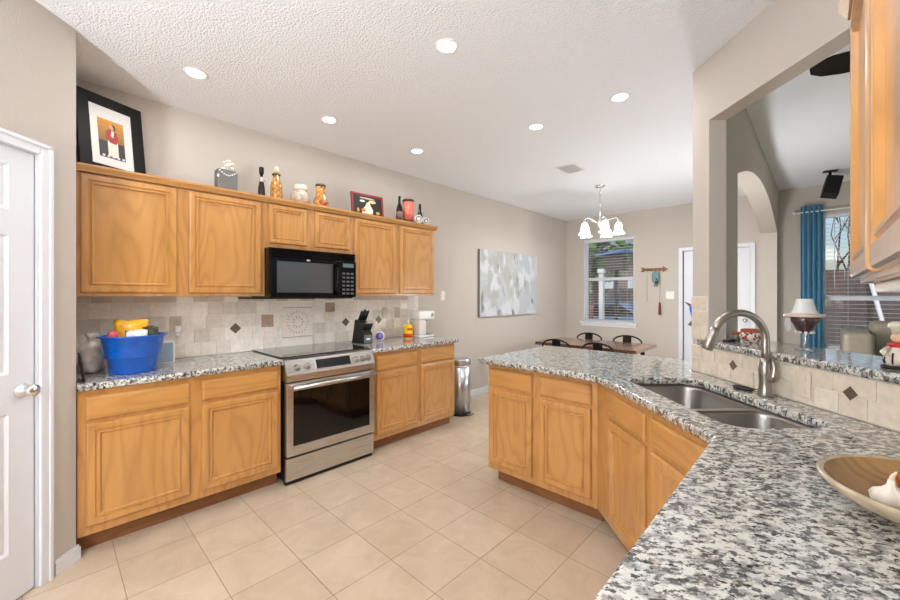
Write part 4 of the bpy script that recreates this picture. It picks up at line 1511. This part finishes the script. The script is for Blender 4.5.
t = thing('added_fill_lamp', 'added brushed metal torchiere for fill light behind the camera beside the back window', 'lamp', (2.95, -1.75, 0))  # unseen torchiere, added as an uplight to brighten the ceiling
MB().lathe([(0, 0), (.14, 0), (.14, .012), (.03, .03), (0, .03)], seg=28).build('base', 'nickel', t)
MB().tube([(0, 0, .03), (0, 0, 1.52)], .013, 12).build('pole', 'nickel', t)
MB().lathe([(.013, 1.50), (.08, 1.53), (.15, 1.59), (.17, 1.61), (.165, 1.612), (.145, 1.597), (.078, 1.538), (.013, 1.51)], seg=32, cap=False).build('lamp_shade', 'nickel', t)
L = bpy.data.lights.new('added_uplight', 'AREA')
L.shape = 'DISK'
L.size = .26
L.energy = FILL_UPLIGHT_W
L.color = (.84, .92, 1)
lo = bpy.data.objects.new('added_uplight', L)
COL.objects.link(lo)
lo.parent = t
lo.location = (0, 0, 1.605)
lo.rotation_euler = (PI, 0, 0)

# chandelier
t = thing('chandelier', 'chrome five arm chandelier with lit white bell shades', 'chandelier', (1.42, 4.83, H))
MB().lathe([(0, -.0003), (.065, -.0003), (.065, -.008), (.045, -.022), (.012, -.03), (0, -.03)], seg=28).build('canopy', 'chrome', t)
m = MB()
m.tube([(0, 0, -.03), (0, 0, -.40)], .0065, 10)
m.lathe([(0, -.075), (.014, -.08), (.014, -.09), (0, -.095)], seg=14)
m.build('rod', 'chrome', t)
MB().lathe([(0, -.395), (.010, -.40), (.018, -.43), (.030, -.455), (.030, -.475), (.016, -.50), (.010, -.53), (0, -.535)], seg=20).build('hub', 'chrome', t)
for k_ in range(5):
    a = 2 * PI * k_ / 5 + .35
    ca, sa = math.cos(a), math.sin(a)
    pts = []
    for q in range(11):
        u = q / 10
        rr = .025 + .185 * u
        zz = -.475 + .055 * math.sin(PI * .5 * min(1, u * 1.15)) + (.0 if u < .9 else -.02 * (u - .9) * 10)
        pts.append((rr * ca, rr * sa, zz))
    pts.append((.215 * ca, .215 * sa, -.46))
    arm = MB().tube(pts, .006, 8).build('arm', 'chrome', t)
    MB().lathe([(0, -.452), (.018, -.455), (.024, -.475), (.022, -.49), (0, -.49)], (.215 * ca, .215 * sa, 0), 16).build('socket', 'chrome', arm)
    s_ = MB()
    prof = [(.024, -.486), (.036, -.496), (.041, -.525), (.044, -.56), (.053, -.595), (.072, -.62)]
    rows = []
    for i, (r, z) in enumerate(prof):
        rows.append([((.215 * ca + r * (1 + .05 * (i == 5) * math.cos(6 * b)) * math.cos(b)), (.215 * sa + r * (1 + .05 * (i == 5) * math.cos(6 * b)) * math.sin(b)), z) for b in [2 * PI * j / 30 for j in range(30)]])
    s_.grid(rows, True)
    rows2 = [[(p[0] * .985 + .215 * ca * .015, p[1] * .985 + .215 * sa * .015, p[2] - .0005) for p in r_] for r_ in rows]
    s_.grid(rows2, True)
    s_.build('lamp_shade', 'shadeglow', t)
    MB().sphere((.215 * ca, .215 * sa, -.555), .026, seg=14, sc=(1, 1, 1.3)).build('bulb', 'lampglow', t)
    L = bpy.data.lights.new('chandelier_lamp', 'POINT')
    L.energy = CHAND_W
    L.shadow_soft_size = .04
    L.color = (1, .985, .97)
    lo = bpy.data.objects.new('chandelier_lamp', L)
    COL.objects.link(lo)
    lo.parent = t
    lo.location = (.215 * ca, .215 * sa, -.64)

# ================================================================== DINING AREA
t = thing('dining_table', 'dark wood plank dining table with black metal legs', 'table', (1.315, 4.885, 0), math.radians(0))
MB().box(-.64, .64, -.375, .375, .722, .76, .004).build('tabletop', 'tabletop', t)
for s_ in (-1, 1):
    f = MB()
    x = s_ * .50
    f.tube([(x, -.30, .72), (x + s_ * .08, -.30, .012)], .017, 8).tube([(x, .30, .72), (x + s_ * .08, .30, .012)], .017, 8)
    f.box(x - .02, x + .02, -.32, .32, .70, .7215, .003)
    f.box(x + s_ * .08 - .018, x + s_ * .08 + .018, -.32, .32, 0, .02, .003)
    f.build('leg_frame', 'iron', t)


def chair(loc, rz, label, first=[None]):
    if first[0]:
        return dup(first[0], loc, rz, label)
    t = thing('dining_chair', label, 'chair', loc, rz, 'black metal bistro chairs')
    s_ = MB()
    slab(s_, rrect(-.185, .185, -.18, .19, .05, 5), .435, .458, r=.008)
    s_.build('seat', 'iron', t)
    for x in (-1, 1):
        for y in (-1, 1):
            MB().tube([(x * .155, y * .15, .437), (x * .185, y * .19 - (.02 if y < 0 else 0), .0)], [.017, .012], 8).build('leg', 'iron', t)
    b = MB()
    pts = [(-.165, -.165, .44), (-.185, -.19, .60), (-.185, -.205, .73)]
    for k_ in range(9):
        a = PI - PI * k_ / 8
        pts.append((.185 * math.cos(a), -.21 - .012 * math.sin(a), .745 + .085 * math.sin(a)))
    pts += [(.185, -.205, .73), (.185, -.19, .60), (.165, -.165, .44)]
    b.tube(pts, .011, 8)
    b.build('back_frame', 'iron', t)
    sp = MB()
    rows = []
    for yo in (0, .006):
        rows.append([[(x, -.163 - (z - .45) * .14 + yo + .03 * (x / .06) ** 2 * .1, z) for x in (-.055, -.025, 0, .025, .055)] for z in (.45, .60, .72, .826)])
    sp.grid(rows[0])
    sp.grid(rows[1])
    sp.build('splat', 'iron', t)
    first[0] = t
    return t


chair((1.07, 4.56, 0), 0, 'black metal dining chair on the near left side of the table')
chair((1.59, 4.56, 0), 0, 'black metal dining chair on the near right side of the table')
chair((1.02, 5.20, 0), PI, 'black metal dining chair on the window side, left')
chair((1.55, 5.20, 0), PI, 'black metal dining chair on the window side, right')

# canvas
t = thing('canvas_painting', 'large abstract grey and white canvas on the dining wall', 'painting', (.0005, 4.87, 1.075), PI / 2)
M['canvas'] = mat('abstract_canvas', rgb(214, 216, 216), .7)
n_, b_ = nodes_of(M['canvas'])
tc = n_.nodes.new('ShaderNodeTexCoord')


def cn(scale, loc, sc):
    mp_ = n_.nodes.new('ShaderNodeMapping')
    mp_.inputs['Scale'].default_value = sc
    mp_.inputs['Location'].default_value = loc
    q = n_.nodes.new('ShaderNodeTexNoise')
    q.inputs['Scale'].default_value = scale
    q.inputs['Detail'].default_value = 4
    n_.links.new(tc.outputs['Object'], mp_.inputs[0])
    n_.links.new(mp_.outputs[0], q.inputs[0])
    return q.outputs['Fac']


def cm(prev, fac, lo, hi, col):
    r = n_.nodes.new('ShaderNodeMapRange')
    r.inputs[1].default_value = lo
    r.inputs[2].default_value = hi
    n_.links.new(fac, r.inputs[0])
    x = n_.nodes.new('ShaderNodeMix')
    x.data_type = 'RGBA'
    n_.links.new(r.outputs[0], x.inputs[0])
    if isinstance(prev, tuple):
        x.inputs[6].default_value = prev
    else:
        n_.links.new(prev, x.inputs[6])
    x.inputs[7].default_value = col
    return x.outputs[2]


c_ = cm(rgb(178, 183, 186), cn(2.2, (1, 0, 2), (1, 1, .8)), .48, .56, rgb(164, 166, 161))
c_ = cm(c_, cn(3.5, (4, 0, 1), (1.3, 1, .8)), .52, .58, rgb(196, 200, 204))
c_ = cm(c_, cn(5, (2, 0, 5), (1.6, 1, .6)), .60, .66, rgb(128, 128, 127))
c_ = cm(c_, cn(3.1, (9, 0, 5), (1.2, 1, .7)), .58, .64, rgb(170, 178, 186))
n_.links.new(c_, b_.inputs['Base Color'])
MB().box(-.74, .74, -.038, 0, 0, .945, .003).build('canvas', 'canvas', t)
MB().box(-.744, -.7402, -.037, 0, 0, .945).build('edge', mat('canvas_edge', rgb(132, 130, 126), .8), t)

# trash can
t = thing('trash_can', 'slim stainless steel step trash can beside the base cabinet', 'trash can', (.40, 3.325, 0))
MB().lathe([(0, .0), (.122, 0), (.124, .03), (0, .03)], seg=32).build('base_ring', 'blackmat', t)
MB().lathe([(0, .0305), (.119, .0305), (.119, .555), (0, .555)], seg=36).build('body', 'steelz', t)
MB().lathe([(0, .5552), (.121, .5552), (.121, .575), (0, .575)], seg=36).build('collar', 'whiteplastic', t)
MB().lathe([(0, .5752), (.123, .5752), (.123, .63), (.115, .645), (.06, .652), (0, .653)], seg=36).build('lid', 'steelz', t)
MB().box(.115, .165, -.04, .04, .012, .024, .004, mtx=Matrix.Rotation(math.radians(8), 4, 'Z')).build('pedal', 'nickel', t)

# arrow key rack and what hangs from it
t = thing('key_rack', 'brown wooden arrow shaped key rack on the far wall', 'key rack', (1.515, YF - .0005, 1.79))
M['rustic'] = oak('rustic_wood', 'x', (150, 116, 88), (120, 88, 64), (72, 50, 36), .7, 0)
m = MB()
m.box(-.13, .13, -.02, 0, -.022, .022, .003)
m.prism([(.13, -.045), (.20, 0), (.13, .045)], -.02, 0, 'y')
m.prism([(-.13, -.0), (-.155, .035), (-.2, .035), (-.175, 0), (-.2, -.035), (-.155, -.035)], -.02, 0, 'y')
m.build('arrow', 'rustic', t)
for x in (-.09, -.03, .03, .09):
    MB().tube([(x, -.02, .0), (x, -.04, -.008), (x, -.045, -.022), (x, -.036, -.03)], .003, 6).build('hook', 'iron', t)
t = thing('hanging_pouch', 'teal pouch with dark strap hanging on the key rack', 'pouch', (1.535, YF - .046, 1.765))
m = MB()
rows = []
for z, a, b in [(0, .012, .008), (-.03, .045, .016), (-.10, .055, .022), (-.16, .05, .02), (-.19, .03, .010), (-.20, .004, .003)]:
    rows.append([(a * math.cos(q) + .01, b * math.sin(q), z) for q in [2 * PI * k_ / 18 for k_ in range(18)]])
m.grid(rows, True, 0, True, True, True)
m.build('pouch', mat('pale_teal_cloth', rgb(112, 148, 146), .8, noise=.25, nscale=30), t)
MB().tube([(.03, -.018, -.12), (.02, -.03, -.2), (-.005, -.03, -.245), (.035, -.03, -.25), (.05, -.02, -.16)], .007, 6).build('strap', 'iron', t)
t = thing('tassel_lanyard', 'thin cord with a red tassel hanging under key rack', 'lanyard', (1.602, YF - .04, 1.765))
MB().tube([(0, 0, 0), (.004, .01, -.25), (0, .012, -.50)], .0025, 5).build('cord', 'rustic', t)
MB().lathe([(0, -.50), (.012, -.505), (.015, -.54), (.022, -.69), (.012, -.70), (0, -.70)], (0, .012, 0), 12).build('tassel', mat('red_brown_thread', rgb(120, 50, 40), .9), t)
t = thing('bead_strand', 'pale thin bead strand hanging at left of the pouch', 'bead strand', (1.425, YF - .04, 1.765))
MB().tube([(0, 0, 0), (-.01, .01, -.25), (-.005, .012, -.48)], .003, 5).build('strand', 'labelgrey', t)

# hummingbird door ornament
t = thing('hummingbird_ornament', 'blue hummingbird ornament hanging on the white far door', 'ornament', (2.02, YF + .0285, 1.12))
M['hblue'] = mat('bright_blue_enamel', rgb(50, 92, 220), .3)
MB().tube([(.0, -.035, .09), (.01, -.035, .05), (.03, -.035, -.03), (.03, -.035, -.11)], [.016, .026, .03, .010], 12).build('body', 'hblue', t)
MB().tube([(-.0, -.035, .10), (-.045, -.035, .135), (-.08, -.035, .15)], [.018, .012, .002], 8).build('head', mat('plum_enamel', rgb(110, 62, 88), .4), t)
w_ = MB()
w_.prism([(.03, -.10), (-.04, -.19), (.01, -.21), (.06, -.20), (.05, -.12)], -.045, -.030, 'y')
w_.build('tail', mat('grey_green_enamel', rgb(96, 110, 108), .5), t)
w2 = MB()
w2.prism([(.01, .06), (.09, .12), (.11, .04), (.04, -.02)], -.030, -.022, 'y')
w2.build('wing', 'hblue', t)
MB().tube([(.02, -.024, .05), (.02, 0, .05)], .004, 6).build('peg', 'iron', t)

# ================================================================== LIVING ROOM
t = thing('curtain', 'teal curtain panel hanging left of the living room window', 'curtain', (3.355, YF - .07, 0))
m = MB()
for yo in (0, .004):
    rows = []
    for z in (.03, .6, 1.2, 1.8, 2.3, 2.51):
        rows.append([(-.105 + .21 * i / 48, yo + (.028 if z < 2.4 else .02) * math.sin(i / 48 * 2 * PI * 4.5), z) for i in range(49)])
    m.grid(rows)
m.build('panel', 'teal', t)
t = thing('curtain_rod', 'thin white metal curtain rod above the living room window', 'curtain rod', (3.2, YF - .07, 2.43))
MB().tube([(0, 0, 0), (2.3, 0, 0)], .0085, 10).build('rod', 'ceilwhite', t)
MB().sphere((-.012, 0, 0), .018, seg=12).build('finial', 'ceilwhite', t)
for x in (.03, 2.25):
    MB().tube([(x, 0, 0), (x, .0695, 0)], .007, 8).build('bracket', 'ceilwhite', t)

t = thing('loudspeaker', 'black speaker tilted down from the living room ceiling', 'speaker', (3.51, 6.02, H), math.radians(10))
MB().box(-.06, .06, -.03, .03, -.014, -.0005, .003).build('ceiling_plate', 'iron', t)
MB().tube([(0, 0, -.014), (0, 0, -.06), (.01, -.02, -.085)], .013, 10).build('bracket', 'iron', t)
mt = Matrix.Translation((.01, -.03, -.175)) @ Matrix.Rotation(math.radians(-16), 4, 'X') @ Matrix.Rotation(math.radians(14), 4, 'Y')
MB().box(-.068, .068, -.06, .06, -.13, .10, .010, mtx=mt).build('cabinet', 'blackmat', t)
MB().box(-.060, .060, -.064, -.0602, -.12, .09, .002, mtx=mt).build('grille', mat('grille_cloth', rgb(12, 12, 13), .9), t)

t = thing('ceiling_fan', 'black ceiling fan in the living room behind the header', 'fan', (4.10, 2.84, H), 0)
MB().lathe([(0, -.0005), (.07, -.0005), (.06, -.04), (.014, -.06), (0, -.06)], seg=24).build('canopy', 'blackmat', t)
MB().tube([(0, 0, -.06), (0, 0, -.19)], .013, 10).build('downrod', 'blackmat', t)
MB().lathe([(0, -.185), (.05, -.19), (.10, -.22), (.11, -.26), (.08, -.30), (.03, -.315), (0, -.317)], seg=28).build('motor', 'blackmat', t)
for k_ in range(5):
    a = math.radians(197 + 72 * k_)
    mt = Matrix.Rotation(a, 4, 'Z') @ Matrix.Translation((0, 0, -.262)) @ Matrix.Rotation(math.radians(9), 4, 'X')
    b = MB()
    pl_ = [(.10, -.025), (.20, -.055), (.60, -.082), (.68, -.072), (.73, -.04), (.745, 0), (.73, .04), (.68, .072), (.60, .082), (.20, .055), (.10, .025)]
    lo_ = [b.bm.verts.new(mt @ Vector((p[0], p[1], -.004))) for p in pl_]
    hi_ = [b.bm.verts.new(mt @ Vector((p[0], p[1], .004))) for p in pl_]
    n = len(pl_)
    b._paint([b.bm.faces.new(lo_[::-1]), b.bm.faces.new(hi_)] + [b.bm.faces.new((lo_[i], lo_[(i + 1) % n], hi_[(i + 1) % n], hi_[i])) for i in range(n)])
    b.build('blade', 'black', t)

t = thing('sofa', 'taupe reclining sofa under the living room window', 'sofa', (3.60, 5.62, 0))
MB().box(.0, 2.2, .06, .98, .04, .30, .03).build('base', 'sofa', t)
for x in (0, 1.98):
    MB().box(x, x + .22, .0, .92, .25, 1.0, .05, seg=4).build('arm', 'sofa', t)
for i in range(2):
    MB().box(.225 + i * .878, 1.095 + i * .878, .02, .70, .30, .50, .06, seg=4).build('seat_cushion', 'sofa', t)
    MB().box(.225 + i * .878, 1.095 + i * .878, .64, .96, .45, 1.09, .06, seg=4).build('back_cushion', 'sofa', t)
for x in (.06, 2.1):
    for y in (.12, .9):
        MB().box(x, x + .05, y, y + .05, 0, .045).build('foot', 'iron', t)
m = MB()
for dz in (0, .006):
    rows = []
    for y, z in ((-.02, .35), (-.02, .515), (.15, .515), (.45, .515), (.62, .53), (.648, .62), (.65, .78)):
        rows.append([(.30 + .60 * i / 16, y - dz, z + dz + .004 * math.sin(i * 1.7 + y * 9)) for i in range(17)])
    m.grid(rows)
tag(m.build('throw_blanket', 'tealthrow', loc=(3.60, 5.62, 0)), 'grey teal throw blanket draped over the sofa seat', 'blanket')

# ================================================================== OUTSIDE
M['lawn'] = mat('lawn_grass', rgb(104, 130, 66), .95, noise=.35, nscale=6)
M['fence'] = oak('fence_wood', 'z', (112, 100, 100), (92, 80, 82), (54, 46, 48), .85, 0)
M['siding'] = mat('house_siding', rgb(122, 112, 108), .8, noise=.06)
M['leaf'] = mat('tree_leaves', rgb(98, 136, 84), .7, noise=.4, nscale=3)
M['bark'] = mat('tree_bark', rgb(96, 82, 72), .9, noise=.3, nscale=20)
g_ = MB().box(-14, 16, 6.95, 30, -.35, -.1).build('ground', 'lawn')
struct(g_, 'green lawn outside the windows')
g_ = MB().box(-14, 16, -14, -2.35, -.35, -.1).box(6.5, 16, -2.3, 6.9, -.35, -.1).build('ground_yard', 'lawn')
struct(g_, 'green lawn around the house')


def fence(x0, x1, y, h, label):
    t = thing('wood_fence', label, 'fence', (x0, y, -.1))
    m = MB()
    n = int((x1 - x0) / .145)
    for i in range(n):
        m.box(i * .145, i * .145 + .138, 0, .02, 0, h)
    m.build('boards', 'fence', t)
    MB().box(0, x1 - x0, .02, .06, .3, .39).box(0, x1 - x0, .02, .06, h - .4, h - .31).build('rails', 'fence', t)
    return t


fence(2.2, 8.6, 11.2, 2.0, 'brown wooden privacy fence outside the living room window')
fence(-4.5, .6, 16.4, 1.75, 'brown wooden fence outside the dining window')
t = thing('neighbour_house', 'grey neighbour house with white windows beyond the fence', 'house', (-8, 19, -.1))
MB().box(0, 9.2, 0, 5, 0, 3.4).build('walls', 'siding', t)
rf = MB()
rf.prism([(-.4, 3.4), (5.4, 3.4), (2.5, 5.0)], -.4, 9.6, 'x')
rf.build('roof', mat('roof_shingle', rgb(118, 124, 134), .9, noise=.2, nscale=15), t)
for x in (3.2, 4.9, 6.6):
    f = MB()
    f.box(x, x + .08, -.05, 0, 1.25, 2.35).box(x + .92, x + 1.0, -.05, 0, 1.25, 2.35).box(x + .08, x + .92, -.05, 0, 1.25, 1.33).box(x + .08, x + .92, -.05, 0, 2.27, 2.35).box(x + .47, x + .53, -.05, 0, 1.33, 2.27)
    f = f.build('window', 'white', t)
    MB().box(x + .08, x + .92, -.02, -.002, 1.33, 2.27).build('pane', mat('far_pane', rgb(190, 205, 220), .2), f)
t = thing('porch_post', 'white porch post outside the dining window', 'post', (-1.05, 10.9, -.1))
MB().box(-.06, .06, -.06, .06, 0, 2.2, .005).build('shaft', 'white', t)
MB().box(-.09, .09, -.09, .09, 0, .12, .01).build('base', 'white', t)
MB().box(-.09, .09, -.09, .09, 2.1, 2.22, .01).build('capital', 'white', t)
t = thing('birdhouse', 'dark birdhouse with blue roof on a tall black pole', 'birdhouse', (.07, 9.0, -.1))
MB().tube([(0, 0, 0), (0, 0, 2.06)], .04, 10).build('pole', 'iron', t)
MB().box(-.20, .20, -.17, .17, 2.05, 2.38, .005).build('box', mat('dark_slats', rgb(70, 62, 62), .7), t)
rf = MB()
rf.prism([(-.38, 2.375), (.28, 2.44), (.28, 2.49), (-.38, 2.42)], -.25, .25, 'y')
rf.build('roof', mat('blue_roof', rgb(70, 120, 190), .5), t)


def blob_tree(label, loc, h, r, seed, n=260):
    rnd = random.Random(seed)
    t = thing('tree', label, 'tree', loc)
    m = MB()
    m.tube([(0, 0, 0), (.05, .02, h * .4), (0, 0, h * .75)], [r * .10, r * .08, r * .04], 10)
    for k_ in range(6):
        a = rnd.uniform(0, 2 * PI)
        z = h * rnd.uniform(.35, .6)
        m.tube([(0, 0, z), (r * .4 * math.cos(a), r * .4 * math.sin(a), z + h * .15), (r * .75 * math.cos(a), r * .75 * math.sin(a), z + h * .25)], [r * .05, r * .03, r * .01], 6)
    m.build('trunk', 'bark', t)
    f = MB()
    for k_ in range(n):
        v = Vector((rnd.gauss(0, 1), rnd.gauss(0, 1), rnd.gauss(0, .8)))
        v = v.normalized() * (rnd.random() ** .4)
        c = Vector((v.x * r, v.y * r, h * .68 + v.z * h * .36))
        s_ = r * rnd.uniform(.05, .12)
        mt = Matrix.Translation(c) @ Matrix.Rotation(rnd.uniform(0, PI), 4, Vector((rnd.random(), rnd.random(), rnd.random() + .1)).normalized())
        f.grid([[(-s_, 0, -s_ * .5), (0, s_ * .3, -s_), (s_, 0, -s_ * .5)], [(-s_, .0, s_ * .5), (0, s_ * .3, s_), (s_, 0, s_ * .5)]], mtx=mt)
    f.build('foliage', 'leaf', t, normals=False)
    return t


blob_tree('leafy green tree outside the dining window, upper left', (-2.6, 14.0, -.1), 4.8, 1.5, 4)
blob_tree('leafy tree beyond the neighbour house roof', (-5.2, 27.6, -.1), 8.5, 3.0, 9)
t = thing('bare_tree', 'bare branched tree beyond the fence outside living room', 'tree', (3.75, 13.2, -.1))
rnd = random.Random(8)
m = MB()


def branch(p, d, L, r, dep):
    q = p + d * L
    m.tube([p, p + d * L * .5 + Vector((rnd.uniform(-.05, .05) * L, 0, 0)), q], [r, r * .8, r * .6], 6)
    if dep:
        for _ in range(3):
            nd = (d + Vector((rnd.uniform(-.8, .8), rnd.uniform(-.8, .8), rnd.uniform(-.1, .5)))).normalized()
            branch(p + d * L * rnd.uniform(.55, 1.0), nd, L * .68, r * .55, dep - 1)


branch(Vector((0, 0, 0)), Vector((0, 0, 1)), 1.9, .055, 4)
m.build('branches', 'bark', t)
t = thing('leaning_pole', 'white pole leaning on the fence outside living room window', 'pole', (4.45, 10.6, -.1))
MB().tube([(0, 0, 0), (-.30, .56, 1.75)], .035, 10).build('pole', 'white', t)
t = thing('car', 'blue car parked outside the dining window', 'car', (-1.25, 12.2, -.1), 0)
body = MB()
sec = [(-1.9, .25), (-1.9, .62), (-1.75, .72), (-1.0, .80), (-.55, 1.22), (.55, 1.26), (1.15, .86), (1.8, .74), (1.95, .60), (1.95, .25)]
body.prism(sec, -.8, .8, 'y')
body.build('body', mat('blue_paint', rgb(90, 124, 170), .2, coat=.8), t)
gl = MB()
gl.prism([(-.92, .82), (-.52, 1.18), (.50, 1.22), (1.02, .88)], -.805, .805, 'y')
gl.build('windows', 'blackglass', t)
for x in (-1.2, 1.25):
    for y in (-.78, .78):
        MB().lathe([(0, -.09), (.30, -.09), (.32, -.06), (.32, .06), (.30, .09), (0, .09)], seg=24, mtx=Matrix.Translation((x, y, .32)) @ Matrix.Rotation(PI / 2, 4, 'X')).build('wheel', 'blackmat', t)
t = thing('red_bin', 'red bin standing outside the dining window at left', 'bin', (-1.35, 10.35, -.1))
MB().box(-.22, .22, -.22, .22, 0, 1.25, .03).build('body', mat('red_plastic', rgb(190, 80, 76), .5), t)
MB().box(-.24, .24, -.24, .24, 1.2505, 1.31, .02).build('lid', mat('dark_red_lid', rgb(150, 60, 58), .5), t)
